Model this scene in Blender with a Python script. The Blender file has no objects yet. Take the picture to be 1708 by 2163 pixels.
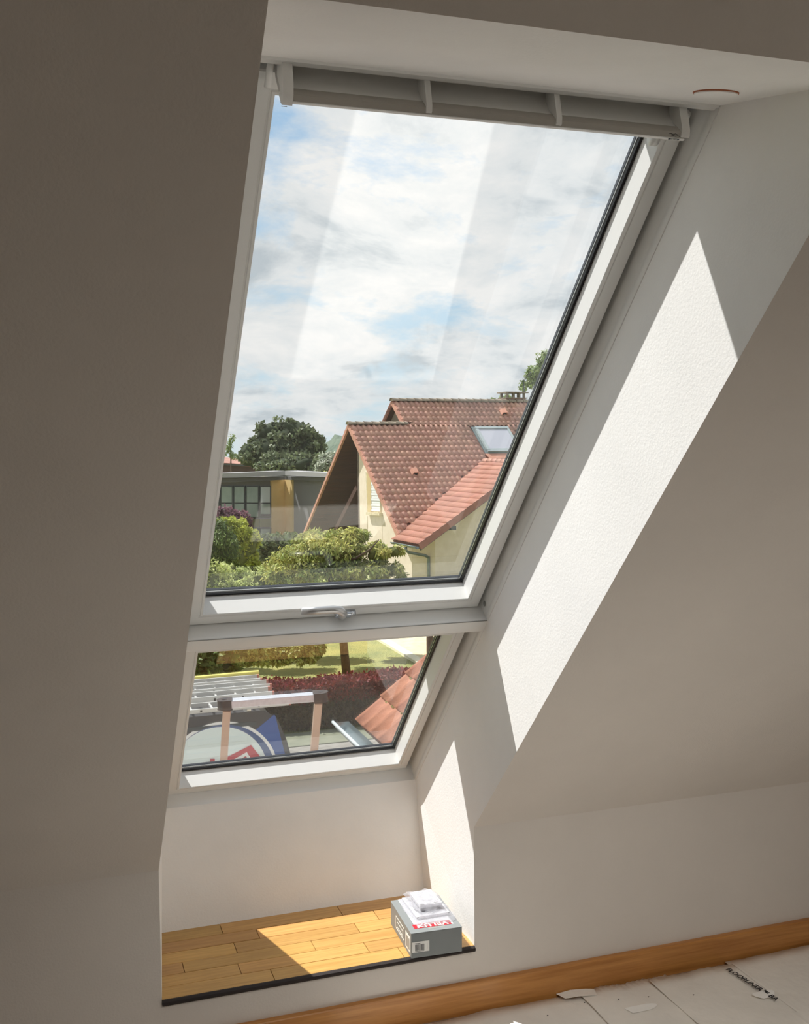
import bpy, math, random
import numpy as np
from mathutils import Vector, Matrix
random.seed(7); rng=np.random.default_rng(11)
SC=bpy.context.scene; COL=SC.collection
V=lambda *a: np.array(a,float)
# ------------------------------------------------------------------ camera
EYE=V(-0.27367,-2.92920,1.55303)
RGT=V(0.94618259,-0.32351442,-0.00877064); DWN=V(-0.03054905,-0.06230165,-0.99758973); FWD=V(0.32218824,0.94416997,-0.06883179)
FPX=2246.284
cam=bpy.data.cameras.new('camera'); cam.sensor_fit='VERTICAL'; cam.sensor_height=36.0; cam.lens=FPX/2163*36; cam.clip_start=.05; cam.clip_end=4000
co=bpy.data.objects.new('camera',cam); COL.objects.link(co)
co.matrix_world=Matrix(((RGT[0],-DWN[0],-FWD[0],EYE[0]),(RGT[1],-DWN[1],-FWD[1],EYE[1]),(RGT[2],-DWN[2],-FWD[2],EYE[2]),(0,0,0,1)))
SC.camera=co
# ------------------------------------------------------------------ world
SUN_STRENGTH=7.4; SKY_STRENGTH=1.05; FILL=15.0
wd=bpy.data.worlds.new('sky'); SC.world=wd; wd.use_nodes=True
nt=wd.node_tree; nt.nodes.clear(); N_=nt.nodes.new; Lk=nt.links.new
tc=N_('ShaderNodeTexCoord'); sp=N_('ShaderNodeSeparateXYZ'); Lk(tc.outputs['Generated'],sp.inputs[0])
zc=N_('ShaderNodeMath'); zc.operation='MAXIMUM'; zc.inputs[1].default_value=0.0; Lk(sp.outputs['Z'],zc.inputs[0])
za=N_('ShaderNodeMath'); za.operation='ADD'; za.inputs[1].default_value=.34; Lk(zc.outputs[0],za.inputs[0])
dx=N_('ShaderNodeMath'); dx.operation='DIVIDE'; Lk(sp.outputs['X'],dx.inputs[0]); Lk(za.outputs[0],dx.inputs[1])
dy=N_('ShaderNodeMath'); dy.operation='DIVIDE'; Lk(sp.outputs['Y'],dy.inputs[0]); Lk(za.outputs[0],dy.inputs[1])
cb=N_('ShaderNodeCombineXYZ'); Lk(dx.outputs[0],cb.inputs[0]); Lk(dy.outputs[0],cb.inputs[1])
def wnoise(scale,detail,rough,dist,off):
    mp=N_('ShaderNodeMapping'); mp.inputs['Location'].default_value=off; Lk(cb.outputs[0],mp.inputs[0])
    n=N_('ShaderNodeTexNoise'); n.inputs['Scale'].default_value=scale; n.inputs['Detail'].default_value=detail; n.inputs['Roughness'].default_value=rough; n.inputs['Distortion'].default_value=dist
    Lk(mp.outputs[0],n.inputs['Vector']); return n
def wramp(src,stops):
    r=N_('ShaderNodeValToRGB'); Lk(src,r.inputs[0]); e=r.color_ramp.elements
    while len(e)<len(stops): e.new(.5)
    for i,(p,c) in enumerate(stops): e[i].position=p; e[i].color=(*c,1)
    return r
n1=wnoise(2.3,11,.62,.25,(0.4,5.2,0)); n2=wnoise(3.0,10,.62,.3,(7.3,4.2,1)); 
cover=wramp(n1.outputs['Fac'],[(.37,(0,0,0)),(.49,(1,1,1))])
blue=wramp(zc.outputs[0],[(0,(.62,.80,.88)),(.35,(.30,.52,.80)),(1,(.16,.33,.66))])
cl=wramp(n2.outputs['Fac'],[(.36,(.52,.59,.64)),(.47,(.78,.82,.84)),(.60,(.92,.925,.92))])
mx=N_('ShaderNodeMixRGB'); Lk(cover.outputs[0],mx.inputs[0]); Lk(blue.outputs[0],mx.inputs[1]); Lk(cl.outputs[0],mx.inputs[2])
bg=N_('ShaderNodeBackground'); bg.inputs[1].default_value=SKY_STRENGTH; Lk(mx.outputs[0],bg.inputs[0])
wo=N_('ShaderNodeOutputWorld'); Lk(bg.outputs[0],wo.inputs[0])
# ------------------------------------------------------------------ sun + a fill light added to brighten the room
sl=bpy.data.lights.new('sun','SUN'); sl.energy=SUN_STRENGTH; sl.angle=math.radians(.53); sl.color=(1,.985,.955)
so=bpy.data.objects.new('sun',sl); COL.objects.link(so)
SUND=Vector((.34279,-.42760,-.83645)).normalized(); so.rotation_euler=SUND.to_track_quat('-Z','Y').to_euler(); so.location=(-5,8,15)
al=bpy.data.lights.new('fill_light','AREA'); al.shape='RECTANGLE'; al.size=1.8; al.size_y=.8; al.energy=FILL; al.color=(1,.96,.91)
ao=bpy.data.objects.new('fill_light',al); COL.objects.link(ao); al.spread=math.radians(75); ao.location=(1.15,-2.7,2.42); ao.rotation_euler=Vector((.0,.62,-1)).to_track_quat('-Z','Y').to_euler()
SC.view_settings.view_transform='Standard'; SC.view_settings.look='None'; SC.view_settings.gamma=1; SC.view_settings.exposure=0; SC.view_settings.use_curve_mapping=False
SC.cycles.max_bounces=12; SC.cycles.diffuse_bounces=8; SC.cycles.transparent_max_bounces=24

# ================================================================== helpers
def s2l(c): return tuple(((x/255)/12.92 if x/255<=.04045 else ((x/255+.055)/1.055)**2.4) for x in c)
def mat(name,rgb,rough=.6,var=0.0,vscale=8,bump=0,bscale=200,metal=0,rgb2=None,island=0,spec=.5,coord='Object',stretch=(1,1,1),objrand=0,bdist=.01):
    m=bpy.data.materials.new(name); m.use_nodes=True; t=m.node_tree; b=t.nodes['Principled BSDF']
    c=s2l(rgb); b.inputs['Base Color'].default_value=(*c,1); b.inputs['Roughness'].default_value=rough; b.inputs['Metallic'].default_value=metal
    b.inputs['Specular IOR Level'].default_value=spec
    co_=t.nodes.new('ShaderNodeTexCoord'); mp=t.nodes.new('ShaderNodeMapping'); mp.inputs['Scale'].default_value=stretch; t.links.new(co_.outputs[coord],mp.inputs[0])
    col=None
    if var or rgb2:
        n=t.nodes.new('ShaderNodeTexNoise'); n.inputs['Scale'].default_value=vscale; n.inputs['Detail'].default_value=6; n.inputs['Roughness'].default_value=.6; t.links.new(mp.outputs[0],n.inputs[0])
        r=t.nodes.new('ShaderNodeValToRGB'); t.links.new(n.outputs['Fac'],r.inputs[0])
        c2=s2l(rgb2) if rgb2 else tuple(x*(1-var) for x in c)
        r.color_ramp.elements[0].position=.35; r.color_ramp.elements[1].position=.65
        r.color_ramp.elements[0].color=(*c2,1); r.color_ramp.elements[1].color=(*(c if rgb2 else tuple(min(1,x*(1+var*.5)) for x in c)),1); col=r.outputs[0]
    if island or objrand:
        h=t.nodes.new('ShaderNodeHueSaturation')
        if col: t.links.new(col,h.inputs['Color'])
        else: h.inputs['Color'].default_value=(*c,1)
        g=t.nodes.new('ShaderNodeNewGeometry'); oi=t.nodes.new('ShaderNodeObjectInfo')
        ad=t.nodes.new('ShaderNodeMath'); ad.operation='ADD'; t.links.new(g.outputs['Random Per Island'],ad.inputs[0]); t.links.new(oi.outputs['Random'],ad.inputs[1])
        fr=t.nodes.new('ShaderNodeMath'); fr.operation='FRACT'; t.links.new(ad.outputs[0],fr.inputs[0])
        mr=t.nodes.new('ShaderNodeMapRange'); a=island or objrand; mr.inputs['To Min'].default_value=1-a; mr.inputs['To Max'].default_value=1+a; t.links.new(fr.outputs[0],mr.inputs[0]); t.links.new(mr.outputs[0],h.inputs['Value'])
        m2=t.nodes.new('ShaderNodeMath'); m2.operation='MULTIPLY'; m2.inputs[1].default_value=7.31; t.links.new(fr.outputs[0],m2.inputs[0])
        f2=t.nodes.new('ShaderNodeMath'); f2.operation='FRACT'; t.links.new(m2.outputs[0],f2.inputs[0])
        m3=t.nodes.new('ShaderNodeMapRange'); m3.inputs['To Min'].default_value=.5-.05*a; m3.inputs['To Max'].default_value=.5+.05*a; t.links.new(f2.outputs[0],m3.inputs[0]); t.links.new(m3.outputs[0],h.inputs['Hue'])
        col=h.outputs[0]
    if col: t.links.new(col,b.inputs['Base Color'])
    if bump:
        n=t.nodes.new('ShaderNodeTexNoise'); n.inputs['Scale'].default_value=bscale; n.inputs['Detail'].default_value=4; t.links.new(mp.outputs[0],n.inputs[0])
        bp=t.nodes.new('ShaderNodeBump'); bp.inputs['Strength'].default_value=bump; bp.inputs['Distance'].default_value=bdist; t.links.new(n.outputs['Fac'],bp.inputs['Height']); t.links.new(bp.outputs[0],b.inputs['Normal'])
    return m
def leafmat(name,rgb,rgb2,a=.35,trans=.35,vscale=1.5):
    m=mat(name,rgb,.55,rgb2=rgb2,vscale=vscale,island=a,spec=.3); t=m.node_tree; b=t.nodes['Principled BSDF']
    tr=t.nodes.new('ShaderNodeBsdfTranslucent'); ms=t.nodes.new('ShaderNodeMixShader'); ms.inputs[0].default_value=trans
    t.links.new(b.inputs['Base Color'].links[0].from_socket,tr.inputs[0]); o=t.nodes['Material Output']
    t.links.new(b.outputs[0],ms.inputs[1]); t.links.new(tr.outputs[0],ms.inputs[2]); t.links.new(ms.outputs[0],o.inputs[0]); return m
def woodmat(name,rgb,rgb2,axis='X',scale=4,rough=.35,rand=.12):
    m=mat(name,rgb,rough,rgb2=rgb2,vscale=scale,objrand=rand,stretch=(1,18,18) if axis=='X' else (18,18,1),bump=.06,bscale=60,spec=.5); return m
def obj(name,verts,faces,m,parent=None,smooth=False,uv=None):
    me=bpy.data.meshes.new(name); me.from_pydata([tuple(map(float,v)) for v in verts],[],[tuple(f) for f in faces]); me.materials.append(m)
    if smooth: me.polygons.foreach_set('use_smooth',[True]*len(me.polygons))
    me.update(); o=bpy.data.objects.new(name,me); COL.objects.link(o)
    if parent is not None: par(o,parent)
    return o
def wloc(o):
    v=Vector(o.location)
    while o.parent: o=o.parent; v=v+Vector(o.location)
    return v
def par(o,p): o.parent=p; o.location=Vector(o.location)-wloc(p)
def tag(o,label=None,cat=None,group=None,kind=None):
    if label: o['label']=label
    if cat: o['category']=cat
    if group: o['group']=group
    if kind: o['kind']=kind
    return o
def thing(name,loc,label=None,cat=None,group=None,kind=None,parent=None):
    o=bpy.data.objects.new(name,None); o.empty_display_size=.05; o.location=tuple(map(float,loc)); COL.objects.link(o)
    if parent is not None: par(o,parent)
    return tag(o,label,cat,group,kind)
class MB:
    def __init__(s): s.v=[]; s.f=[]
    def add(s,v,f): k=len(s.v); s.v+=[tuple(map(float,x)) for x in v]; s.f+=[tuple(i+k for i in q) for q in f]; return s
    def box(s,fn,x0,x1,y0,y1,z0,z1,):
        v=[fn(x,y,z) for x in (x0,x1) for y in (y0,y1) for z in (z0,z1)]
        return s.add(v,[(0,1,3,2),(4,6,7,5),(0,4,5,1),(2,3,7,6),(0,2,6,4),(1,5,7,3)])
    def quad(s,*p): return s.add(p,[tuple(range(len(p)))])
    def slab(s,pts,off):   # polygon extruded by vector off
        n=len(pts); pts=[V(*p) for p in pts]; v=pts+[p+off for p in pts]
        return s.add(v,[tuple(range(n)),tuple(range(2*n-1,n-1,-1))]+[(i,(i+1)%n,(i+1)%n+n,i+n) for i in range(n)])
    def tube(s,pts,r,seg=10,caps=True,ref=None):
        pts=[V(*p) for p in pts]; n=len(pts); rs=r if hasattr(r,'__len__') else [r]*n; k=len(s.v); u=None
        for i,p in enumerate(pts):
            d=pts[min(i+1,n-1)]-pts[max(i-1,0)]; d/=np.linalg.norm(d)
            if u is None:
                a=V(0,0,1) if abs(d[2])<.9 else V(1,0,0); u=np.cross(d,a)
            u=u-d*(u@d); u/=np.linalg.norm(u); w=np.cross(d,u)
            for j in range(seg):
                a=2*math.pi*j/seg; s.v.append(tuple(p+rs[i]*(math.cos(a)*u+math.sin(a)*w)))
        for i in range(n-1):
            for j in range(seg): s.f.append((k+i*seg+j,k+i*seg+(j+1)%seg,k+(i+1)*seg+(j+1)%seg,k+(i+1)*seg+j))
        if caps: s.f.append(tuple(k+j for j in range(seg))[::-1]); s.f.append(tuple(k+(n-1)*seg+j for j in range(seg)))
        return s
    def disc(s,c,nrm,r,h,seg=32,rx=None):
        c=V(*c); nrm=V(*nrm)/np.linalg.norm(nrm); return s.tube([c,c+nrm*h],r,seg)
    def o(s,name,m,parent=None,smooth=False): 
        ob=obj(name,s.v,s.f,m,parent,smooth); return ob
def bevel(o,w,seg=2,ang=40):
    b=o.modifiers.new('bevel','BEVEL'); b.width=w; b.segments=seg; b.limit_method='ANGLE'; b.angle_limit=math.radians(ang); return o
def smoothby(o):
    me=o.data; me.polygons.foreach_set('use_smooth',[True]*len(me.polygons)); 
    try:
        me.set_sharp_from_angle(angle=math.radians(40))
    except Exception: pass
    return o
ID=lambda x,y,z:(x,y,z)
def text(name,body,size,m,origin,ux,uy,parent=None,depth=.0006,align='CENTER',bold=0,space=1):
    cu=bpy.data.curves.new(name,'FONT'); cu.body=body; cu.size=size; cu.extrude=depth; cu.align_x=align; cu.align_y='CENTER'; cu.offset=bold; cu.space_character=space
    to=bpy.data.objects.new(name,cu); COL.objects.link(to); dg=bpy.context.evaluated_depsgraph_get(); me=bpy.data.meshes.new_from_object(to.evaluated_get(dg))
    bpy.data.objects.remove(to); bpy.data.curves.remove(cu)
    ux=V(*ux)/np.linalg.norm(ux); uy=V(*uy)/np.linalg.norm(uy); uz=np.cross(ux,uy)
    o=V(*origin)
    for v in me.vertices:
        p=o+ux*v.co.x+uy*v.co.y+uz*v.co.z; v.co=tuple(p)
    me.materials.clear(); me.materials.append(m); me.name=name; ob=bpy.data.objects.new(name,me); COL.objects.link(ob)
    if parent is not None: par(ob,parent)
    return ob
# lines of sight used to read real positions of far things on known planes
def ray(u,v): return (u-854)/FPX*RGT+(v-1081.5)/FPX*DWN+FWD
def on(u,v,n,P0): r=ray(u,v); n=V(*n); return EYE+r*(n@(V(*P0)-EYE))/(n@r)
def at(u,v,D): return EYE+ray(u,v)*D

# ------------------------------------------------------------------ materials
M={}
M['plaster']=mat('plaster',(221,214,206),.9,var=.03,vscale=3,bump=.25,bscale=160,spec=.2,bdist=.003)
M['plaster2']=mat('plaster_recess',(246,245,243),.9,var=.03,vscale=4,bump=.2,bscale=160,spec=.2,bdist=.003)
M['white']=mat('window_white',(234,234,232),.35,spec=.5)
M['black']=mat('black_rubber',(12,13,15),.4)
M['darkgrey']=mat('dark_cladding',(62,66,72),.4,metal=.3)
M['alu']=mat('spacer_alu',(205,205,200),.3,metal=.8)
M['chrome']=mat('chrome',(200,205,212),.12,metal=1)
M['satin']=mat('satin_metal',(196,196,196),.35,metal=.75)
M['grey']=mat('grey_plastic',(150,150,146),.5)
M['wood']=woodmat('oak_parquet',(206,160,94),(184,138,74),'X',5,.32,.14)
M['baseboard']=woodmat('baseboard_wood',(204,144,80),(176,116,58),'X',3,.35,.03)
M['nosing']=mat('dark_edge',(30,17,12),.6)
M['paper']=mat('floor_paper',(240,236,229),.85,var=.06,vscale=5,bump=.5,bscale=14,bdist=.01)
M['ink']=mat('ink',(48,48,50),.7)
M['smudge']=mat('glue_smear',(254,253,250),.6,var=.05)
M['subfloor']=mat('subfloor',(150,128,108),.5,var=.2,vscale=6)
M['card']=mat('grey_card',(132,137,138),.55,var=.03,vscale=20)
M['cardtop']=mat('white_card',(206,207,212),.5)
M['red']=mat('label_red',(196,22,44),.45)
M['labelwhite']=mat('label_white',(240,240,236),.5)
M['cap']=mat('terracotta_rim',(176,104,70),.7)
M['rooftile_own']=mat('own_clay_tile',(176,118,92),.75,vscale=9,island=.07,bump=.3,bscale=60,rgb2=(158,102,80))
M['roofslab']=mat('roof_underlay',(120,70,55),.8)
def glassmat(name,base=.045,tint=(.97,.985,.975)):
    m=bpy.data.materials.new(name); m.use_nodes=True; t=m.node_tree; t.nodes.clear()
    tr=t.nodes.new('ShaderNodeBsdfTransparent'); tr.inputs[0].default_value=(*tint,1); gl=t.nodes.new('ShaderNodeBsdfGlossy'); gl.inputs['Roughness'].default_value=0.0
    fr=t.nodes.new('ShaderNodeFresnel'); fr.inputs[0].default_value=1.5; mu=t.nodes.new('ShaderNodeMath'); mu.operation='MULTIPLY'; mu.inputs[1].default_value=base; t.links.new(fr.outputs[0],mu.inputs[0])
    ms=t.nodes.new('ShaderNodeMixShader'); t.links.new(mu.outputs[0],ms.inputs[0]); t.links.new(tr.outputs[0],ms.inputs[1]); t.links.new(gl.outputs[0],ms.inputs[2])
    o=t.nodes.new('ShaderNodeOutputMaterial'); t.links.new(ms.outputs[0],o.inputs[0]); return m
M['glass']=glassmat('pane_glass',1.8,(.985,.985,.98))
M['film']=None
def bagmat():
    m=bpy.data.materials.new('clear_bag'); m.use_nodes=True; t=m.node_tree; b=t.nodes['Principled BSDF']; b.inputs['Base Color'].default_value=(.55,.55,.6,1); b.inputs['Roughness'].default_value=.18
    tr=t.nodes.new('ShaderNodeBsdfTransparent'); ms=t.nodes.new('ShaderNodeMixShader'); ms.inputs[0].default_value=.42
    t.links.new(tr.outputs[0],ms.inputs[1]); t.links.new(b.outputs[0],ms.inputs[2]); t.links.new(ms.outputs[0],t.nodes['Material Output'].inputs[0]); return m
M['bag']=bagmat()

# ================================================================== window frame of reference
U=.94; TH=.804789; CT,ST=math.cos(TH),math.sin(TH); ZK=.393861
def W(x,s,n): return (x*U,(-s*CT+n*ST)*U,(ZK+s*ST+n*CT)*U)      # x across, s up the slope, n outwards
XV,SV,NV=V(1,0,0),V(0,-CT,ST),V(0,ST,CT)
ZF=-.218*U                      # room floor
SE,STp,ND=2.527,2.2663,.398     # top edge of the opening, top of the lining, depth of the lining
SB=-.4024                       # bottom of lining
XR0,XR1=-3.0,4.2                # room left/right in W units
# ------------------------------------------------------------------ room shell
def R0(x,y,z): return (x*U,y*U,z*U)
mb=MB()
zk=ZK
# knee wall y=0 with opening above the sill (x 0..1, z>=-.028)
SZ=-.017
mb.quad(R0(XR0,0,-.218),R0(XR1,0,-.218),R0(XR1,0,SZ),R0(1,0,SZ),R0(0,0,SZ),R0(XR0,0,SZ))
mb.quad(R0(XR0,0,SZ),R0(0,0,SZ),R0(0,0,zk),R0(XR0,0,zk)); mb.quad(R0(1,0,SZ),R0(XR1,0,SZ),R0(XR1,0,zk),R0(1,0,zk))
tag(mb.o('wall_front',M['plaster']),'low white plastered knee wall below the sloped ceiling',kind='structure')
SF=3.05; mb=MB()
mb.quad(W(XR0,0,0),W(0,0,0),W(0,SE,0),W(XR0,SE,0)); mb.quad(W(1,0,0),W(XR1,0,0),W(XR1,SE,0),W(1,SE,0)); mb.quad(W(XR0,SE,0),W(0,SE,0),W(1,SE,0),W(XR1,SE,0),W(XR1,SF,0),W(XR0,SF,0))
yf=W(0,SF,0)[1]; zf=W(0,SF,0)[2]
mb.quad((XR0*U,yf,zf),(XR1*U,yf,zf),(XR1*U,-6,zf),(XR0*U,-6,zf))
tag(mb.o('ceiling',M['plaster']),'sloped white plastered attic ceiling around the recess',kind='structure')
mb=MB(); mb.quad((XR0*U,0,ZF),(XR0*U,-6,ZF),(XR0*U,-6,zf),(XR0*U,yf,zf),(XR0*U,0,zk*U)); tag(mb.o('wall_left',M['plaster']),kind='structure')
mb=MB(); mb.quad((XR1*U,0,ZF),(XR1*U,-6,ZF),(XR1*U,-6,zf),(XR1*U,yf,zf),(XR1*U,0,zk*U)); tag(mb.o('wall_right',M['plaster']),kind='structure')
mb=MB(); mb.quad((XR0*U,-6,ZF),(XR1*U,-6,ZF),(XR1*U,-6,zf),(XR0*U,-6,zf)); tag(mb.o('wall_back',M['plaster']),kind='structure')
mb=MB(); mb.quad((XR0*U,0,ZF),(XR1*U,0,ZF),(XR1*U,-6,ZF),(XR0*U,-6,ZF)); tag(mb.o('floor',M['subfloor']),kind='structure')
# recess linings
YS=.434; XC=.975
def recess(sgn,x_in,x_out,x_c,name,lab):
    mb=MB()
    P=lambda x,y,z:(x*U,y*U,z*U)
    A=P(x_in,0,SZ); A2=P(x_in,0,zk); E_=W(x_in,SE,0); T=W(x_out,STp,ND); D=W(x_out,SB,ND); C=P(x_c,YS,SZ)
    mb.add([A,A2,E_,T,D,C],[(1,2,3,4),(0,1,4,5)]); 
    tag(mb.o(name,M['plaster2']),lab,kind='structure')
recess(1,1.0,1.0,.985,'wall_recess_right','right side of the window recess, white plaster crossed by bright sun patches')
recess(-1,0.0,.068,.04,'wall_recess_left','left side of the window recess')
mb=MB(); mb.quad(W(0,SE,0),W(1,SE,0),W(1,STp,ND),W(.068,STp,ND)); tag(mb.o('wall_recess_top',M['plaster2']),'underside of the window recess above the large pane, white plaster',kind='structure')
mb=MB(); mb.quad((.04*U,YS*U,SZ*U),(.985*U,YS*U,SZ*U),W(1,SB,ND),W(.068,SB,ND)); tag(mb.o('wall_recess_bottom',M['plaster2']),'white plaster panel under the small pane, above the wooden sill',kind='structure')
# ------------------------------------------------------------------ wooden sill of planks
sill=thing('window_sill',(0.5*U,.2*U,SZ*U),'oak parquet sill with a dark front edge under the small pane','sill',kind='structure')
rows=[(0,.072,[.34,.76]),(.072,.142,[.25,.665]),(.142,.213,[.085,.505,.92]),(.213,.287,[.262,.675]),(.287,.360,[.35,.765]),(.360,.440,[.24,.655])]
GAP=.0009
for y0,y1,js in rows:
    xs=[-.03]+js+[1.03]
    for a,b in zip(xs[:-1],xs[1:]):
        a=max(a,.0); b=min(b,1.0)
        if y0<.01: pass
        mb=MB().box(R0,a+GAP,b-GAP,y0+GAP,y1-GAP,-.0135,0+random.uniform(-.0005,0.0003)); o=mb.o('plank',M['wood'],sill); bevel(o,.0006,1)
mb=MB().box(R0,0,1,.002,.44,-.0165,-.0138); mb.o('backing_board',M['nosing'],sill)
mb=MB(); 
prof=[(-.004,-.001),(-.012,-.004),(-.014,-.010),(-.010,-.016),(0.0005,-.0172),(.0005,-.0005)]
mb.add([R0(x,y,z) for x in (.0005,.9995) for y,z in prof],[tuple(range(6))[::-1],tuple(range(6,12))]+[(i,(i+1)%6,(i+1)%6+6,i+6) for i in range(6)])
tag(mb.o('sill_edge',M['nosing'],sill),'dark stained front edge')
# ------------------------------------------------------------------ windows
def ring(x0,x1,s0,s1,prof,close=False):
    """sweep profile [(inset,n)...] around a rectangle -> verts/faces"""
    mb=MB(); k=len(prof); v=[]
    for sx,sy in ((0,0),(1,0),(1,1),(0,1)):
        for ins,n in prof:
            v.append(W((x1-ins) if sx else (x0+ins),(s1-ins) if sy else (s0+ins),n))
    f=[]
    rng_=range(k) if close else range(k-1)
    for c in range(4):
        d=(c+1)%4
        for i in rng_:
            j=(i+1)%k; f.append((c*k+i,d*k+i,d*k+j,c*k+j))
    mb.add(v,f); return mb
def window(name,lab,x0,x1,s0,s1,f,lipn,top_f=None):
    r=thing(name,W((x0+x1)/2,s0,lipn),lab,'window',kind='structure')
    # sash/frame: face at n=lipn, from the outer edge to the lip (face width f)
    prof=[(0,lipn+.004),(.003,lipn),(f-.012,lipn),(f-.0105,lipn+.003),(f-.008,lipn+.003),(f-.0065,lipn),(f-.001,lipn),(f,lipn+.002),(f,.5185),(f+.004,.5185),(f+.004,.5375),(f-.030,.552),(0,.560)]
    o=ring(x0,x1,s0,s1,prof,True).o('sash',M['white'],r)
    g=f
    gp=[(g-.001,.5170),(g+.003,.5140),(g+.0062,.5165),(g+.0068,.523),(g+.004,.5245),(g-.001,.5245)]
    smoothby(ring(x0,x1,s0,s1,gp,True).o('gasket',M['black'],r))
    ring(x0,x1,s0,s1,[(g+.004,.5262),(g+.0075,.5262),(g+.0075,.530),(g+.004,.530)],True).o('spacer_bar',M['alu'],r)
    ring(x0,x1,s0,s1,[(g+.004,.5305),(g+.0088,.5305),(g+.0088,.538),(g+.004,.538)],True).o('outer_seal',M['darkgrey'],r)
    for nn in (.5255,.5345):
        mb=MB().box(W,x0+g+.002,x1-g-.002,s0+g+.002,s1-g-.002,nn,nn+.0002)
        mb=MB(); mb.quad(W(x0+g,s0+g,nn),W(x1-g,s0+g,nn),W(x1-g,s1-g,nn),W(x0+g,s1-g,nn)); mb.o('pane',M['glass'],r)
    return r
w1=window('window_1','large upper roof window pane in a white sash with handle and vent bar',.084,.9835,.584,2.218,.0455,.45)
w2=window('window_2','small fixed lower roof window pane in a white frame above the sill',.091,.978,-.408,.484,.0400,.45)
# fixed outer frame / jamb lining of both windows
jl=thing('window_3',W(.5,SB,.42),'fixed white outer frame around both roof windows, with cross rail',kind='structure')
for nm,xa,xb in (('jamb',1.0,.9965),('jamb',.066,.0705)):
    sg=1 if xa>xb else -1; mb=MB()
    pr=[(xa+.02*sg,.3945),(xa-.002*sg,.3945),(xa-.004*sg,.399),(xa-.0035*sg,.412),(xa-.001*sg,.418),(xb+.001*sg,.424),(xb-.0015*sg,.46),(xb-.003*sg,.5),(xb-.003*sg,.56),(xa+.02*sg,.56)]
    k=len(pr); mb.add([W(x,s,n) for s in (SB-.03,STp+.0) for x,n in pr],[tuple(range(k)),tuple(range(2*k-1,k-1,-1))]+[(i,(i+1)%k,(i+1)%k+k,i+k) for i in range(k)])
    smoothby(mb.o(nm,M['white'],jl))
def xprof(name,pr,xa,xb,m,parent):     # extrude (s,n) profile along x
    k=len(pr); mb=MB(); mb.add([W(x,s,n) for x in (xa,xb) for s,n in pr],[tuple(range(k)),tuple(range(2*k-1,k-1,-1))]+[(i,(i+1)%k,(i+1)%k+k,i+k) for i in range(k)])
    return smoothby(mb.o(name,m,parent))
xprof('head_bead',[(STp+.01,.394),(STp-.003,.394),(STp-.006,.400),(STp-.014,.404),(STp-.0185,.412),(STp-.019,.418),(STp-.012,.424),(STp+.01,.60)],.066,.996,M['white'],jl)
# sill lining strip under the small window
xprof('bottom_bead',[(SB-.03,.394),(SB-.004,.394),(SB-.001,.397),(SB-.001,.404),(SB-.003,.41),(SB-.005,.44),(SB-.004,.55),(SB-.03,.55)],.068,1.0,M['white'],jl)
# cross rail between the two windows
xprof('cross_rail',[(.586,.555),(.580,.475),(.5785,.455),(.580,.43),(.584,.412),(.5875,.404),(.5885,.3985),(.587,.395),(.582,.3935),(.540,.394),(.530,.396),(.5225,.401),(.518,.41),(.516,.45),(.49,.449),(.488,.555)],.068,.997,M['white'],jl)
mb=MB(); mb.box(W,.069,.9965,.5865,.5885,.3922,.3945); mb.o('rail_joint',M['grey'],jl)  # thin grey strip along the cross rail's upper edge
mb=MB(); mb.box(W,.071,.0925,SB-.01,2.25,.512,.547); mb.box(W,.9765,.9975,SB-.01,2.25,.512,.547); mb.o('perimeter_seal',M['darkgrey'],jl)
mb=MB(); c=W(.9962,.6109,.4416); mb.disc(c,(-1,0,0),.0082,.0012,20); mb.o('bolt_plug',M['grey'],jl,True); 
mb=MB(); mb.disc(W(.9962,.6109,.4416),(-1,0,0),.0112,.0006,20); mb.o('bolt_washer',M['white'],jl,True)
# handle
hd_=thing('handle',W(.53,.605,.45),'satin metal lever handle',parent=w1)
mb=MB(); mb.box(W,.518,.566,.596,.614,.432,.4505); bevel(mb.o('handle_base',M['chrome'],hd_),.003)
mb=MB(); mb.tube([W(.556,.606,.443),W(.580,.606,.443)],.0075,16); mb.o('spindle',M['chrome'],hd_,True)
pts=[W(.536,.602,.448),W(.5365,.610,.432),W(.534,.632,.421),W(.524,.650,.417),W(.514,.661,.415),W(.495,.665,.415),W(.45,.665,.415),W(.403,.665,.415)]
mb=MB(); mb.tube(pts,[.011,.012,.012,.0115,.0112,.011,.0105,.010],14); o=mb.o('lever',M['satin'],hd_,True)
# vent flap + control bar at the top of the large window
vb=thing('vent_bar',W(.53,2.21,.4),'white vent flap with shade-toned control bar and four brackets',parent=w1)
fl=[(2.213,.384),(2.217,.392),(2.2185,.402),(2.2195,.414),(2.222,.426),(2.229,.437),(2.240,.444),(2.262,.449)]
mb=MB(); k=len(fl); mb.add([W(x,s,n) for x in (.120,.945) for s,n in fl]+[W(x,s-.004,n+.003) for x in (.120,.945) for s,n in fl],[(i,i+1,k+i+1,k+i) for i in range(k-1)]+[(2*k+i,3*k+i,3*k+i+1,2*k+i+1) for i in range(k-1)]+[(0,k,3*k,2*k)])
smoothby(mb.o('vent_flap',M['white'],vb))
M['bar']=mat('bar_upper_shade',(176,172,165),.45)  # upper face of the bar, its shade put into the grey
bp=[(2.2195,.388),(2.2210,.368),(2.2200,.3650),(2.2100,.3610),(2.2095,.3625),(2.2050,.366),(2.2050,.384),(2.207,.388)]
xprof('control_bar',bp,.135,.926,M['bar'],vb)
xprof('bar_lit_face',[(2.2098,.3608),(2.2085,.3602),(2.2045,.3618),(2.2025,.3645),(2.2025,.372),(2.2052,.372),(2.2052,.3665),(2.2092,.3632)],.135,.9275,M['white'],vb)  # lower face as a separate white strip, bounced light put into its tone
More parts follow.
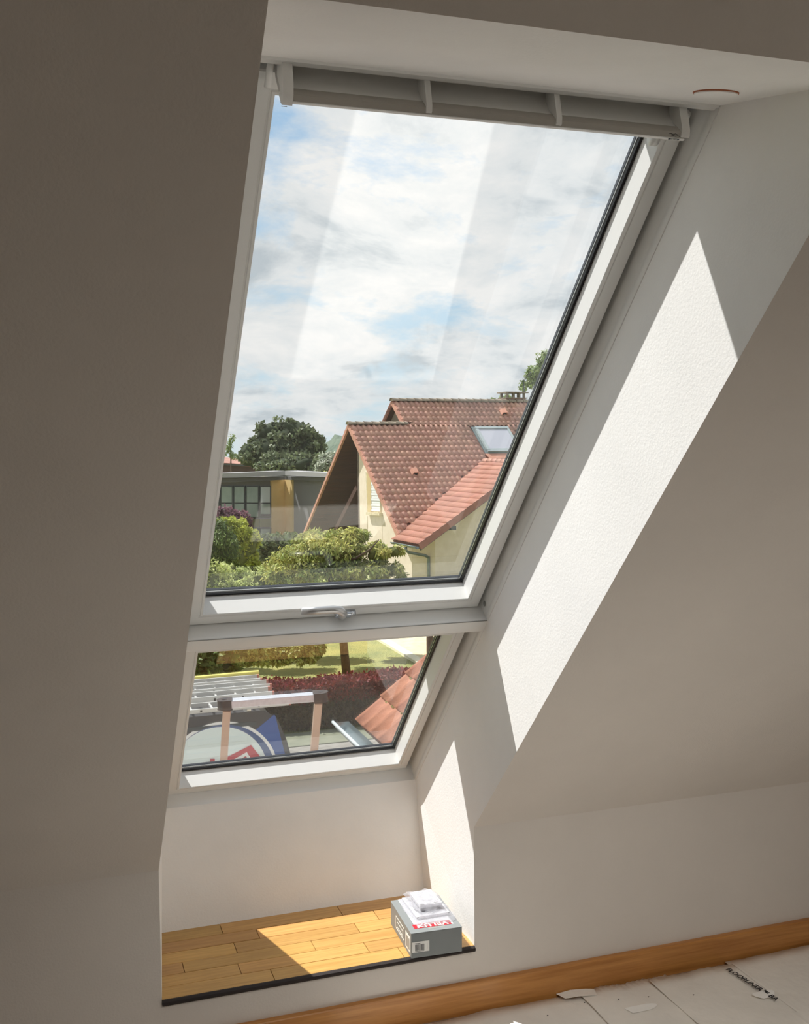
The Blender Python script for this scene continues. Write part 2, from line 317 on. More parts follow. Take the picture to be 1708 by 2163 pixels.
def bracket(x,wd_,end=0):
    lo=[(2.262,.449),(2.262,.425),(2.250,.405),(2.238,.385),(2.226,.366),(2.217,.3590),(2.2125,.3590),(2.2125,.3625),(2.2195,.366),(2.2195,.384),(2.2185,.402),(2.222,.426),(2.240,.444)]
    if end: lo=[(2.262,.46),(2.262,.41),(2.250,.392),(2.236,.372),(2.222,.360),(2.208,.3565),(2.203,.357),(2.2015,.361),(2.2015,.372),(2.2035,.388),(2.210,.404),(2.222,.426),(2.240,.444)]
    o=xprof('bracket',lo,x-wd_/2,x+wd_/2,M['white'],vb); return o
bracket(.131,.018,1); bracket(.390,.011); bracket(.650,.011); bracket(.926,.018)
mb=MB(); mb.tube([W(.1100,2.262,.435),W(.1100,2.195,.435)],.006,12); mb.o('flap_hinge',M['white'],vb,True)
mb=MB(); mb.disc(W(.938,2.1495,.470),(-1,0,0),.014,.012,24); mb.o('pivot_cap',M['white'],w1,True)
# small maker's plate and arrows on the bar's right end
ux=V(1,0,0)
ny=(V(*W(0,2.2084,.3602))-V(*W(0,2.2045,.3618))); L_=np.linalg.norm(ny); ny/=L_; nz=np.cross(ux,ny)
def onbar(x,t,h=.0003): return V(*W(x,2.2045,.3618))+ny*t+nz*h
mb=MB(); mb.quad(onbar(.892,.0002),onbar(.916,.0002),onbar(.916,L_-.0002),onbar(.892,L_-.0002)); mb.o('maker_plate',M['darkgrey'],vb)
text('maker_text','VELUX',L_*1.0,M['labelwhite'],onbar(.904,L_/2,.0008),ux,ny,vb,.0002,bold=.0001,space=1.2)
ny2=(V(*W(0,2.2200,.3650))-V(*W(0,2.2100,.3610))); ny2/=np.linalg.norm(ny2); nz2=np.cross(ux,ny2)
mb=MB()
for k_,x_ in ((0.0028,.897),(.0058,.891)):
    o_=V(*W(x_,2.2100,.3610))+ny2*k_+nz2*.0003
    mb.tube([o_+ux*t+ny2*(.0007*math.sin(t*600)) for t in np.linspace(0,.018,8)],.0005,5)
mb.o('arrow_marks',M['ink'],vb)
# tiny print etched in the upper left corner of the pane
mb=MB()
for i,(a,b) in enumerate([(.158,.166),(.155,.170),(.160,.172),(.158,.173),(.161,.172)]):
    s_=2.146-i*.0075; mb.box(W,a,b,s_,s_+.0012,.5245,.525)
mb.o('etched_print',M['grey'],w1)
# clear sticker on the small pane
tfilm=bpy.data.materials.new('clear_film'); tfilm.use_nodes=True; t_=tfilm.node_tree; b_=t_.nodes['Principled BSDF']; b_.inputs['Base Color'].default_value=(.85,.9,.85,1); b_.inputs['Roughness'].default_value=.3
tr_=t_.nodes.new('ShaderNodeBsdfTransparent'); m_=t_.nodes.new('ShaderNodeMixShader'); m_.inputs[0].default_value=.22; t_.links.new(tr_.outputs[0],m_.inputs[1]); t_.links.new(b_.outputs[0],m_.inputs[2]); t_.links.new(m_.outputs[0],t_.nodes['Material Output'].inputs[0])

# exterior roof shell around the windows (keeps daylight out elsewhere)
mb=MB()
xa,xb,sa,sb=-3.4,4.6,-1.05,4.6
for (p,q,r_,s_) in ((xa,.05,sa,sb),(1.02,xb,sa,sb),(.05,1.02,sa,-.425),(.05,1.02,2.27,sb)): mb.box(W,p,q,r_,s_,.548,.562)
rf=tag(mb.o('roof',M['roofslab']),'own tiled roof outside the windows',kind='structure')
mb=MB(); mb.slab([W(.05,.500,.556),W(1.02,.500,.556),W(1.02,.236,.812),W(.05,.236,.812)],V(*W(0,.008,.008))-V(*W(0,0,0))); tag(mb.o('sun_blocker',M['darkgrey'],jl))  # unseen plate added to keep sun off the small pane's upper part
mb=MB(); mb.box(W,.06,1.01,2.19,2.33,.58,.7); mb.o('shade_hood',M['darkgrey'],w1)  # unseen hood, added and sized so its shadow ends the upper sun patch
mb=MB().box(ID,xa*U,xb*U,1.15*U,1.25*U,-5.1,.05); tag(mb.o('wall_outer',M['plaster']),kind='structure')
mb=MB().box(ID,xa*U,xb*U,-6.1,1.2*U,ZF-.3,ZF-.02); tag(mb.o('floor_slab',M['plaster']),kind='structure')
mb=MB().box(ID,xa*U,xa*U+.1,-6.1,1.2*U,ZF-.3,3.2); mb.box(ID,xb*U-.1,xb*U,-6.1,1.2*U,ZF-.3,3.2); mb.box(ID,xa*U,xb*U,-6.2,-6.1,ZF-.3,3.2); mb.box(ID,xa*U,xb*U,-6.1,yf-.4,zf+.05,zf+.15); tag(mb.o('wall_shell',M['plaster']),kind='structure')
# ------------------------------------------------------------------ cap in the recess ceiling
tn=np.cross(V(1,0,0),V(*W(0,STp,ND))-V(*W(0,SE,0))); tn/=np.linalg.norm(tn)
if tn[2]>0: tn=-tn
cc=V(.8965,-1.418,2.278)*U
cap=thing('cable_cap',cc,'round white cover cap with orange rim in the recess ceiling','cap')
mb=MB(); mb.disc(cc-tn*.001,tn,.0385,.0030,48); mb.o('cap_rim',M['cap'],cap)
mb=MB(); mb.disc(cc-tn*.001,tn,.0368,.0052,48); bevel(mb.o('cap_cover',M['plaster2'],cap),.001)
# ------------------------------------------------------------------ baseboard
mb=MB(); pr=[(0,-.218),(-.021,-.218),(-.021,-.120),(-.019,-.1165),(-.015,-.1155),(0,-.1155)]
mb.add([R0(x,y,z) for x in (XR0,XR1) for y,z in pr],[tuple(range(6)),tuple(range(11,5,-1))]+[(i,(i+1)%6,(i+1)%6+6,i+6) for i in range(6)])
tag(mb.o('baseboard_front',M['baseboard']),'brown wooden baseboard along the knee wall',kind='structure')
# ------------------------------------------------------------------ floor paper sheets
def sheet(name,corners,lab,z,seed,lift=.004,nx=60,ny=90,ragged=.004):
    r=np.random.default_rng(seed); C=[V(*c)*U for c in corners]; v=[];f=[]
    ph=r.uniform(0,6,8); fr=r.uniform(4,15,8); am=r.uniform(.2,1,8)
    def rg(t,k): return ragged*U*(math.sin(t*fr[k]*3+ph[k])+.6*math.sin(t*fr[k+1]*7+ph[k+1])+.5*math.sin(t*41+ph[k+2]))
    for j in range(ny+1):
        for i in range(nx+1):
            a,b=i/nx,j/ny; p=C[0]*(1-a)*(1-b)+C[1]*a*(1-b)+C[2]*a*b+C[3]*(1-a)*b
            e=rg(a,0)*max(0,1-b*22) ; p=p+V(0,e)
            h=lift*(.5+.5*math.sin(p[0]*fr[3]+p[1]*fr[4]*2+ph[3]))*(.5+.5*math.sin(p[1]*fr[5]+ph[4]*2+p[0]*7))
            h+=lift*.8*max(0,math.sin(p[0]*31+ph[6]))*max(0,1-b*26)
            v.append((p[0],p[1],z+h))
    for j in range(ny):
        for i in range(nx): k=j*(nx+1)+i; f.append((k,k+nx+1,k+nx+2,k+1))
    o=obj(name,v,f,M['paper'],None,True); m=o.modifiers.new('thick','SOLIDIFY'); m.thickness=.0012; m.offset=1; tag(o,lab,'paper'); return o
G='protective papers laid on the floor'
z0=ZF+.001
pa=sheet('floor_paper',[(-1.6,-.030),(1.42,-.030),(1.42,-4.6),(-1.6,-4.6)],'pale floor paper at bottom centre with the small sunlit patch',z0,3)
pb=sheet('floor_paper',[(1.36,-.029),(1.70,-.031),(1.72,-4.6),(1.38,-4.6)],'narrow pale floor paper between the sunlit sheet and the lettered sheet',z0+.006,5)
pc=sheet('floor_paper',[(1.62,-.050),(1.955,-.055),(2.05,-4.6),(1.64,-4.6)],'pale floor paper printed with dark lettering near the baseboard',z0+.012,9,ragged=.002)
pd=sheet('floor_paper',[(1.945,-.031),(3.6,-.031),(3.6,-4.6),(1.97,-4.6)],'rightmost pale floor paper beside the baseboard in the lower right corner',z0+.010,12,ragged=.0015)
for o in (pa,pb,pc,pd): o['group']=G
ta=V(1.915,-.125,0)*U; tb=V(1.935,-.285,0)*U; td=(tb-ta)/np.linalg.norm(tb-ta); tp=np.cross(V(0,0,1),td)
ctr=(ta+tb)/2; ctr[2]=z0+.0215
text('lettering','FLOORLINER™ BA',.026,M['ink'],ctr,td,tp,pc,.0002,bold=.0007)
for q,(c_,rx,ry) in enumerate([((1.925,-.275),.035,.016),((1.5,-.2),.05,.014)]):
    mb=MB(); n=22; cz=z0+.020 if q==0 else z0+.0135
    vv=[(c_[0]*U+rx*math.cos(a)*(1+.2*math.sin(3*a+q)),c_[1]*U+ry*math.sin(a)*(1+.25*math.cos(2*a))*1.6,cz) for a in np.linspace(0,2*math.pi,n,endpoint=False)]
    mb.slab(vv,V(0,0,.0006)); tag(mb.o('glue_smear',M['smudge'],pc if q==0 else pb))
# torn flap of paper standing against the baseboard
mb=MB(); pts=[(1.285,-.024,-.205),(1.335,-.027,-.199),(1.39,-.031,-.203),(1.42,-.035,-.207),(1.41,-.075,-.206),(1.345,-.065,-.203),(1.30,-.060,-.205)]
mb.slab([R0(*p) for p in pts],V(0,0,.001)); tag(mb.o('torn_paper',M['paper']),'torn scrap of paper lying on the floor paper against the baseboard','paper scrap')
# crumbs
for i,(x,y) in enumerate([(1.46,-.13),(1.56,-.15),(1.35,-.10),(1.70,-.2),(1.20,-.13)]):
    mb=MB(); c_=R0(x,y,0); mb.box(lambda a,b,c,c_=c_:(c_[0]+a+b*.3,c_[1]+b,z0+.021+c-(.006 if x<1.62 else 0)-(.006 if x<1.4 else 0)),-.0022,.0022,-.0012,.0012,0,.0015)
    tag(mb.o('debris_chip',M['ink']),['dark chip on the narrow sheet left of its glue smear', 'dark chip on the narrow sheet right of the torn scrap', 'dark chip under the torn scrap of paper', 'dark chip on the sheet with lettering, left part', 'dark chip beside the small sunlit patch'][i],'debris','dark chips on the floor paper')
# ------------------------------------------------------------------ cardboard box with bags
bx=V(.7765,-.0165,0)*U; ang=math.radians(-3.2); ca,sa_=math.cos(ang),math.sin(ang)
BW,BD,BH=.1600,.238,.0775
def B(x,y,z): return (bx[0]+ca*x-sa_*y, bx[1]+sa_*x+ca*y, z+.0004)
box=thing('cardboard_box',B(BW/2,BD/2,0),'grey cardboard box with white lid panel and red label standing on the oak sill','box')
mb=MB(); mb.box(B,0,BW,0,BD,0,BH-.0015); bevel(mb.o('carton',M['card'],box),.0015)
mb=MB(); mb.box(B,-.0006,BW+.0006,-.0006,BD+.0006,BH-.0015,BH); bevel(mb.o('lid',M['card'],box),.0006)
mb=MB(); mb.box(B,.024,BW-.018,.026,BD-.001,BH,BH+.0003); mb.o('lid_panel',M['cardtop'],box)
mb=MB(); mb.box(B,.018,BW-.024,.026,.054,BH+.0003,BH+.0007); mb.o('red_label',M['red'],box)
bux=V(*B(1,0,0))-V(*B(0,0,0)); buy=V(*B(0,1,0))-V(*B(0,0,0))
text('label_text','VELUX',.030,M['labelwhite'],V(*B(BW/2-.002,.0405,BH+.0009)),-bux,-buy,box,.0002,bold=.0010,space=1.12)
mb=MB(); mb.box(B,.060,.086,.014,.024,BH,BH+.0003); mb.box(B,.090,.112,.016,.022,BH,BH+.0003); mb.o('small_print_block',M['grey'],box)
M['print']=mat('print_black',(30,30,32),.5)
# front sticker with barcode
mb=MB(); mb.box(B,.0020,.0560,-.0013,-.0005,.018,.050); mb.o('barcode_sticker',M['labelwhite'],box)
mb=MB(); x=.012
while x<.040:
    w_=random.choice([.0004,.0006,.0010,.0014])
    mb.box(B,x,x+w_,-.0017,-.0013,.023,.042); x+=w_+random.choice([.0005,.0007,.0011])
mb.box(B,.012,.028,-.0017,-.0013,.0445,.0458); mb.box(B,.012,.040,-.0017,-.0013,.0205,.0214); mb.box(B,.0485,.0492,-.0017,-.0013,.026,.044); mb.o('barcode',M['print'],box)
# left side printed panels
mb=MB()
def fr2(mb,y0,y1,z0_,z1_,t=.003):
    mb.box(B,-.0006,-.0001,y0,y1,z0_,z0_+t); mb.box(B,-.0006,-.0001,y0,y1,z1_-t,z1_); mb.box(B,-.0006,-.0001,y0,y0+t,z0_,z1_); mb.box(B,-.0006,-.0001,y1-t,y1,z0_,z1_)
fr2(mb,.075,.175,.018,.058); fr2(mb,.094,.157,.026,.044,.002); mb.box(B,-.0006,-.0001,.012,.062,.012,.060); mb.o('side_print',M['labelwhite'],box)
mb=MB(); mb.box(B,-.0009,-.0005,.018,.030,.018,.052); mb.box(B,-.0009,-.0005,.036,.054,.018,.052); mb.o('side_print_block',M['grey'],box)
# bags on top
def wrinkled(fn,x0,x1,y0,y1,zb,h,seed,nx=26,ny=30,amp=.003,edge=.25,rag=.003):
    r=np.random.default_rng(seed); ph=r.uniform(0,6,10); v=[];f=[]
    for j in range(ny+1):
        for i in range(nx+1):
            a,b=i/nx,j/ny
            x=x0+(x1-x0)*a+rag*math.sin(b*9+ph[0])*(abs(2*a-1)**3); y=y0+(y1-y0)*b+rag*math.sin(a*11+ph[1])*(abs(2*b-1)**3)
            e=min(1,min(a,1-a,b,1-b)/edge); e=e**.5
            z=zb+h*e+amp*(.2+.8*abs(math.sin(a*math.pi)*math.sin(b*math.pi))+.5*(e<.5))*(math.sin(x*150+y*70+ph[2])*math.sin(y*120-x*80+ph[3])*1.4+.35*math.sin((x+y*.6)*300+ph[4]))*.6
            v.append(fn(x,y,max(z,zb+.0003)))
    for j in range(ny):
        for i in range(nx): k=j*(nx+1)+i; f.append((k,k+1,k+nx+2,k+nx+1))
    return v,f
a2=math.radians(3)
def B2(x,y,z): c=(BW*.52,BD*.62); X,Y=x-c[0],y-c[1]; return B(c[0]+X*math.cos(a2)-Y*math.sin(a2),c[1]+X*math.sin(a2)+Y*math.cos(a2),z)
zt=BH+.0010
lb=thing('manual_bag',B2(.1,.15,zt),'larger clear plastic bag with white manual lying on the grey box','bag')
mb=MB(); mb.box(B2,.038,.146,.082,.230,zt+.001,zt+.009); bevel(mb.o('manual',M['cardtop'],lb),.0015)
v,f=wrinkled(B2,.026,.156,.036,.242,zt,.0115,4,nx=36,ny=44,amp=.0035,rag=.006); o=obj('plastic_bag',v,f,M['bag'],lb,True)
zt2=zt+.0165
sb_=thing('small_manual_bag',B2(.1,.17,zt2),'smaller clear bag with white booklet on top of the larger bag','bag')
mb=MB(); mb.box(B2,.060,.134,.116,.220,zt2+.001,zt2+.011); bevel(mb.o('booklet',M['cardtop'],sb_),.001)
mb=MB(); mb.box(B2,.062,.074,.118,.124,zt2+.012,zt2+.0122); mb.box(B2,.084,.098,.120,.1215,zt2+.012,zt2+.0122); mb.box(B2,.108,.122,.122,.1235,zt2+.012,zt2+.0122)
th=np.linspace(math.pi*1.1,math.pi*1.9,14); pts=[B2(.097+.016*math.cos(a),.156+.016*math.sin(a),zt2+.0123) for a in th]; mb.tube(pts,.0004,5); mb.o('booklet_print',M['grey'],sb_)
v,f=wrinkled(B2,.048,.144,.096,.238,zt2,.0150,8,nx=32,ny=36,amp=.0035,rag=.005); obj('plastic_bag',v,f,M['bag'],sb_,True)

# ================================================================== OUTSIDE
ZG=EYE[2]-6.6                    # garden level
Z=V(0,0,1)
# ---- materials
M['lawn']=mat('lawn_grass',(168,164,94),.9,rgb2=(132,140,80),vscale=1.2,bump=1,bscale=22,bdist=.08)
M['asphalt']=mat('asphalt',(150,146,138),.9,rgb2=(128,124,116),vscale=5,bump=.6,bscale=60,bdist=.02)
M['gravel']=mat('pale_gravel',(226,212,170),.9,rgb2=(206,190,148),vscale=4,bump=.4,bscale=40,bdist=.02)
M['kerb']=mat('kerb_stone',(236,228,200),.8,var=.1,vscale=3)
M['render']=mat('beige_render',(234,220,202),.9,rgb2=(224,209,188),vscale=3,bump=.5,bscale=30,bdist=.01)
M['tile']=mat('clay_tile',(204,158,138),.7,rgb2=(162,122,106),vscale=.5,island=.13,bump=.25,bscale=50,bdist=.01)
M['tile_dark']=mat('mossy_ridge_tile',(160,146,126),.8,rgb2=(124,114,98),vscale=3,island=.12)
M['verge']=mat('verge_tile',(198,148,128),.7,rgb2=(178,126,108),vscale=2,island=.1)
M['soffit']=woodmat('brown_soffit',(84,50,38),(58,36,28),'X',1.2,.7,.12)
M['zinc']=mat('zinc_gutter',(118,130,130),.4,metal=.6,var=.1)
M['shutter']=mat('white_shutter',(236,238,240),.5)
M['stone']=mat('stone_sill',(214,200,164),.8,var=.25,vscale=9)
M['roofwin']=mat('roof_window_glass',(176,178,188),.15,spec=.8)
M['roofwinframe']=mat('roof_window_frame',(176,186,186),.35,metal=.4)
M['chim']=mat('chimney_concrete',(156,142,122),.9,rgb2=(112,104,90),vscale=6)
M['trunk']=mat('bark',(96,78,62),.9,rgb2=(66,54,44),vscale=8,bump=.8,bscale=20,bdist=.02)

# ---- ground
def plate(name,pts,h,m,lab=None):
    mb=MB(); mb.slab([(x,y,ZG+h) for x,y in pts],V(0,0,-.3-h)); o=mb.o(name,m); return tag(o,lab,kind='structure')
mb=MB(); mb.slab([(-160,1.3,ZG-.02),(220,1.3,ZG-.02),(220,400,ZG-.02),(-160,400,ZG-.02)],V(0,0,-.5)); tag(mb.o('ground',M['lawn']),'green lawn of the garden below',kind='structure')
plate('street',[(-60,1.4),(60,1.4),(60,19.0),(-60,19.0)],.03,M['asphalt'],'grey asphalt drive below the window')
M['path']=mat('dull_path',(122,124,104),.9,rgb2=(104,108,90),vscale=3)
plate('trim_path',[(-60,19.0),(60,19.0),(60,20.0),(-60,20.0)],.05,M['path'],'dull green-grey strip at the foot of the hedge')
c1=[on(u,v,Z,(0,0,ZG))[:2] for u,v in [(785,1345),(806,1345),(912,1408),(896,1412)]]
plate('trim_kerb',c1,.06,M['kerb'],'pale kerb strip between lawn and gravel')
c2=[on(u,v,Z,(0,0,ZG))[:2] for u,v in [(806,1345),(960,1330),(1010,1400),(912,1408)]]
plate('trim_gravel',c2,.04,M['gravel'],'pale gravel beside the neighbouring house')
# ---- foliage
def leaves(blobs,n,size,seed,droop=0.,clump=14,asp=.5,flat=.3,crad=.34):
    r=np.random.default_rng(seed); blobs=[np.array(b,float) for b in blobs]
    wts=np.array([b[3]*b[4]*b[5] for b in blobs])**(2/3); wts/=wts.sum()
    cs=[];rs=[]
    for b,w_ in zip(blobs,wts):
        K=max(5,int(clump*len(blobs)*w_))
        d=r.normal(size=(K,3)); d/=np.linalg.norm(d,axis=1)[:,None]; d[:,2]=np.where(d[:,2]<-.6,-d[:,2]*.5,d[:,2])
        rad=r.uniform(.62,.95,K)[:,None]; cs.append(b[:3]+d*rad*b[3:6]); rs.append(np.outer(r.uniform(.7,1.25,K)*crad,b[3:6]))
    cs=np.concatenate(cs); rs=np.concatenate(rs)
    idx=r.integers(0,len(cs),n); d=r.normal(size=(n,3)); d/=np.linalg.norm(d,axis=1)[:,None]
    P=cs[idx]+d*rs[idx]*(r.uniform(.35,1,n)**.5)[:,None]
    sz=size*r.uniform(.6,1.35,n)[:,None]
    nr=d+r.normal(size=(n,3))*.8+np.array([0,0,flat]); nr/=np.linalg.norm(nr,axis=1)[:,None]
    t=r.normal(size=(n,3))+np.array([0,0,-droop*3]); t-=nr*(t*nr).sum(1)[:,None]; t/=np.linalg.norm(t,axis=1)[:,None]
    bt=np.cross(nr,t)
    v=np.stack([P,P+t*sz*.5+bt*sz*asp*.5,P+t*sz,P+t*sz*.5-bt*sz*asp*.5],1).reshape(-1,3)
    return v,np.arange(n*4).reshape(-1,4)
def fastmesh(name,v,q,m,parent):
    me=bpy.data.meshes.new(name); me.vertices.add(len(v)); me.vertices.foreach_set('co',np.asarray(v,np.float32).ravel()); k=len(q)
    me.loops.add(k*4); me.loops.foreach_set('vertex_index',q.ravel().astype(np.int32)); me.polygons.add(k); me.polygons.foreach_set('loop_start',np.arange(0,k*4,4,dtype=np.int32)); me.polygons.foreach_set('loop_total',np.full(k,4,dtype=np.int32))
    me.materials.append(m); me.update(calc_edges=True); me.validate(); o=bpy.data.objects.new(name,me); COL.objects.link(o); par(o,parent); return o
def blobmesh(mb,b,k,seed,n1=14,n2=9,amp=.16):
    r=np.random.default_rng(seed); ph=r.uniform(0,6,6); v=[];f=[]
    for j in range(n2+1):
        th=math.pi*j/n2
        for i in range(n1):
            p=2*math.pi*i/n1; d=V(math.sin(th)*math.cos(p),math.sin(th)*math.sin(p),math.cos(th)); a=k*(1+amp*math.sin(3*p+ph[0]+2*th)+amp*.7*math.sin(5*th+ph[1]+p*2))
            v.append(V(*b[:3])+d*V(*b[3:6])*a)
    for j in range(n2):
        for i in range(n1): f.append((j*n1+i,j*n1+(i+1)%n1,(j+1)*n1+(i+1)%n1,(j+1)*n1+i))
    mb.add(v,f)
def plant(name,label,cat,base,blobs,n,size,lm,cm,seed,trunk=None,group=None,core=.72,branches=None,**kw):
    t=thing(name,base,label,cat,group)
    v,q=leaves(blobs,n,size,seed,**kw); tag(fastmesh('foliage',v,q,lm,t),kind='stuff')
    mb=MB()
    for i,b in enumerate(blobs): blobmesh(mb,b,core,seed+i)
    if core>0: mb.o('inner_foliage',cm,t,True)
    if trunk: 
        mb=MB().tube([trunk[0],(V(*trunk[0])+V(*trunk[1]))/2+V(.05,0,0),trunk[1]],trunk[2],10); mb.o('trunk',M['trunk'],t,True)
    for br in (branches or []): mb=MB().tube(br[0],br[1],7); mb.o('branch',M['trunk'],t,True)
    return t
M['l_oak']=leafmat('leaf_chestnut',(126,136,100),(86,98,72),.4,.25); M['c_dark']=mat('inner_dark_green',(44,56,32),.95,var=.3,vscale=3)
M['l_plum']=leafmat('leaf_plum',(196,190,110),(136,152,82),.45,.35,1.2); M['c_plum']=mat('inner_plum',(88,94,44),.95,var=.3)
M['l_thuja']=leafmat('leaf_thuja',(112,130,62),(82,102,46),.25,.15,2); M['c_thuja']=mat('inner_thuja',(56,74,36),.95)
M['l_yel']=leafmat('leaf_golden',(190,194,92),(146,158,70),.25,.4,1); M['l_grey']=leafmat('leaf_greygreen',(150,160,120),(98,112,80),.3,.3,2)
M['l_pur']=leafmat('leaf_purple',(146,108,118),(104,74,86),.3,.35,2); M['l_light']=leafmat('leaf_light',(220,224,160),(172,184,118),.3,.45,1.5)
M['l_laurel']=leafmat('leaf_laurel',(110,130,56),(58,76,34),.45,.2,2); M['l_red']=leafmat('leaf_red_hedge',(136,54,48),(96,36,34),.35,.3,3); M['l_hedge']=leafmat('leaf_dark_hedge',(84,80,52),(56,54,38),.4,.2,3)
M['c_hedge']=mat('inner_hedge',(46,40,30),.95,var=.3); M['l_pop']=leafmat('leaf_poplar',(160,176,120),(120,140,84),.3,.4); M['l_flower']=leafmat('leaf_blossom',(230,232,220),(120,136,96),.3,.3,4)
def blob(u,v,D,ru,rv,rd=None):   # centre from a line of sight and true distance, radii in metres from pixels
    c=at(u,v,D); k=D/FPX; a=ru*k; return [*c,a,(rd*k if rd else a),rv*k]
# chestnut far behind
C_=lambda *a:blob(*a)
D=82
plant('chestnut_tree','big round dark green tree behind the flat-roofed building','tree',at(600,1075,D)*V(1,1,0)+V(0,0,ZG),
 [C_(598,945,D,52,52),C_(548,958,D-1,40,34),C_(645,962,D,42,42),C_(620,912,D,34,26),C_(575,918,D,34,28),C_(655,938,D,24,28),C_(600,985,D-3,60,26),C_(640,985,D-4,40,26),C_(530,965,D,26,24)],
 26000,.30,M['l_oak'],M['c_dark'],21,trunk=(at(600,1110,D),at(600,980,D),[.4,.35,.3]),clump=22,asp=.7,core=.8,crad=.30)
D=70
plant('blossom_tree','small pale flowering tree between the chestnut and the tiled gable','tree',at(694,1090,D),[C_(692,978,D,20,20),C_(705,972,D,12,14),C_(680,985,D,12,14)],2600,.2,M['l_flower'],M['c_dark'],31,core=.7,trunk=(at(694,1100,D),at(694,980,D),[.15,.12,.1]))
D=95
for i,(u,v,ru,rv) in enumerate([(486,938,4,24),(492,925,5,14),(479,950,8,16)]): pass
plant('poplar_tree','slim pale green tree at the left frame edge, far off','tree',at(487,1060,D),[C_(484,935,D,5,16),C_(492,925,D,4,10),C_(482,952,D,9,14),C_(490,962,D,8,10)],700,.20,M['l_pop'],M['c_dark'],33,core=.0,droop=.5,trunk=(at(486,1090,D),at(487,930,D),[.12,.08,.03]),crad=.5)
D=70
plant('birch_tree','loose-leaved birch behind the chimney at the right edge','tree',at(1140,1050,D),[C_(1128,800,D,20,26),C_(1150,770,D,16,30),C_(1110,815,D,14,14),C_(1145,810,D,20,30)],3200,.2,M['l_pop'],M['c_dark'],35,core=.0,droop=.6,trunk=(at(1140,1090,D),at(1146,760,D),[.2,.12,.03]),crad=.42)
plant('treetop','low treetop just showing over the tiled ridge left of the chimney','tree',at(1043,1050,D),[C_(1042,850,D,14,9),C_(1070,846,D,12,12)],900,.18,M['l_pop'],M['c_dark'],36,core=.3,trunk=(at(1043,1100,D),at(1046,850,D),[.2,.15,.06]))
# wooded hill
mb=MB(); Dh=900; v=[];f=[]; r_=np.random.default_rng(5); nx=60; prof=[(560,1000),(640,962),(672,948),(690,932),(712,922),(740,912),(800,905),(900,930),(1000,925)]
for i in range(nx+1):
    u=560+440*i/nx; vv=np.interp(u,[p[0] for p in prof],[p[1] for p in prof])+1.6*math.sin(i*1.9)+r_.uniform(-1.4,1.4)
    top=at(u,vv,Dh)
    for k_ in range(9):
        q=k_/8; p=top*(1-q)+V(top[0],top[1]-260,ZG-30)*q; p[2]+=10*math.sin(q*math.pi)+r_.uniform(-3,3); v.append(p)
for i in range(nx):
    for k_ in range(8): a=i*9+k_; f.append((a,a+9,a+10,a+1))
M['hill']=mat('forest_hill',(106,118,102),1,rgb2=(84,98,82),vscale=.03,bump=1,bscale=.06,bdist=8)
mb.add(v,f); tag(mb.o('hill',M['hill'],None,True),'wooded hill on the horizon',kind='structure')

# ---- flat roofed building
Cn=at(602,1000,70.); Lf=at(440,1000,65.0); Rf=at(720,1000,63.5)
def vplane(A,Bp): d=V(*Bp)-V(*A); d[2]=0; d/=np.linalg.norm(d); n=V(d[1],-d[0],0); 
vl=Lf-Cn; vl[2]=0; vl/=np.linalg.norm(vl); nl=V(-vl[1],vl[0],0)
if nl@(EYE-Cn)<0: nl=-nl
vr=Rf-Cn; vr[2]=0; vr/=np.linalg.norm(vr); nr_=V(-vr[1],vr[0],0)
if nr_@(EYE-Cn)<0: nr_=-nr_
M['bgrey']=mat('grey_wall',(122,122,124),.8,var=.05,vscale=1); M['byel']=mat('yellow_panel',(228,198,142),.7,rgb2=(220,188,130),vscale=1); M['fascia']=mat('grey_fascia',(158,156,156),.6)
M['wframe']=mat('dark_window_frame',(70,78,80),.5); M['wpane']=mat('blind_pane',(170,184,178),.25,rgb2=(150,164,158),vscale=1); M['wdark']=mat('dark_pane',(30,34,38),.15); M['spandrel']=mat('olive_spandrel',(122,122,84),.4,var=.1); M['dfascia']=mat('dark_grey_board',(98,98,98),.7)  # dfascia: darker grey for the boards under the roof edge
fb=thing('flat_roof_building',V(Cn[0],Cn[1],ZG),'modern flat-roofed building with yellow pilaster and window bands','building')
def wallquad(name,m,px,P0,n,th=.05,parent=fb,off=0.):
    pts=[on(u,v,n,V(*P0)+n*off) for u,v in px]; mb=MB(); mb.slab(pts,-n*th); return mb.o(name,m,parent)
bot=1290
wallquad('wall_left_face',M['bgrey'],[(430,1010),(602,1008),(602,bot),(430,bot)],Cn,nl,.3)
wallquad('wall_right_face',M['bgrey'],[(602,1008),(745,1012),(745,bot),(602,bot)],Cn,nr_,.3)
wallquad('yellow_pilaster',M['byel'],[(573,1012),(602.5,1012),(602.5,bot),(575.5,bot)],Cn,nl,.3,off=.12)
wallquad('yellow_return',M['byel'],[(602,1012),(616.5,1013),(618,bot),(602,bot)],Cn,nr_,.3,off=.12)
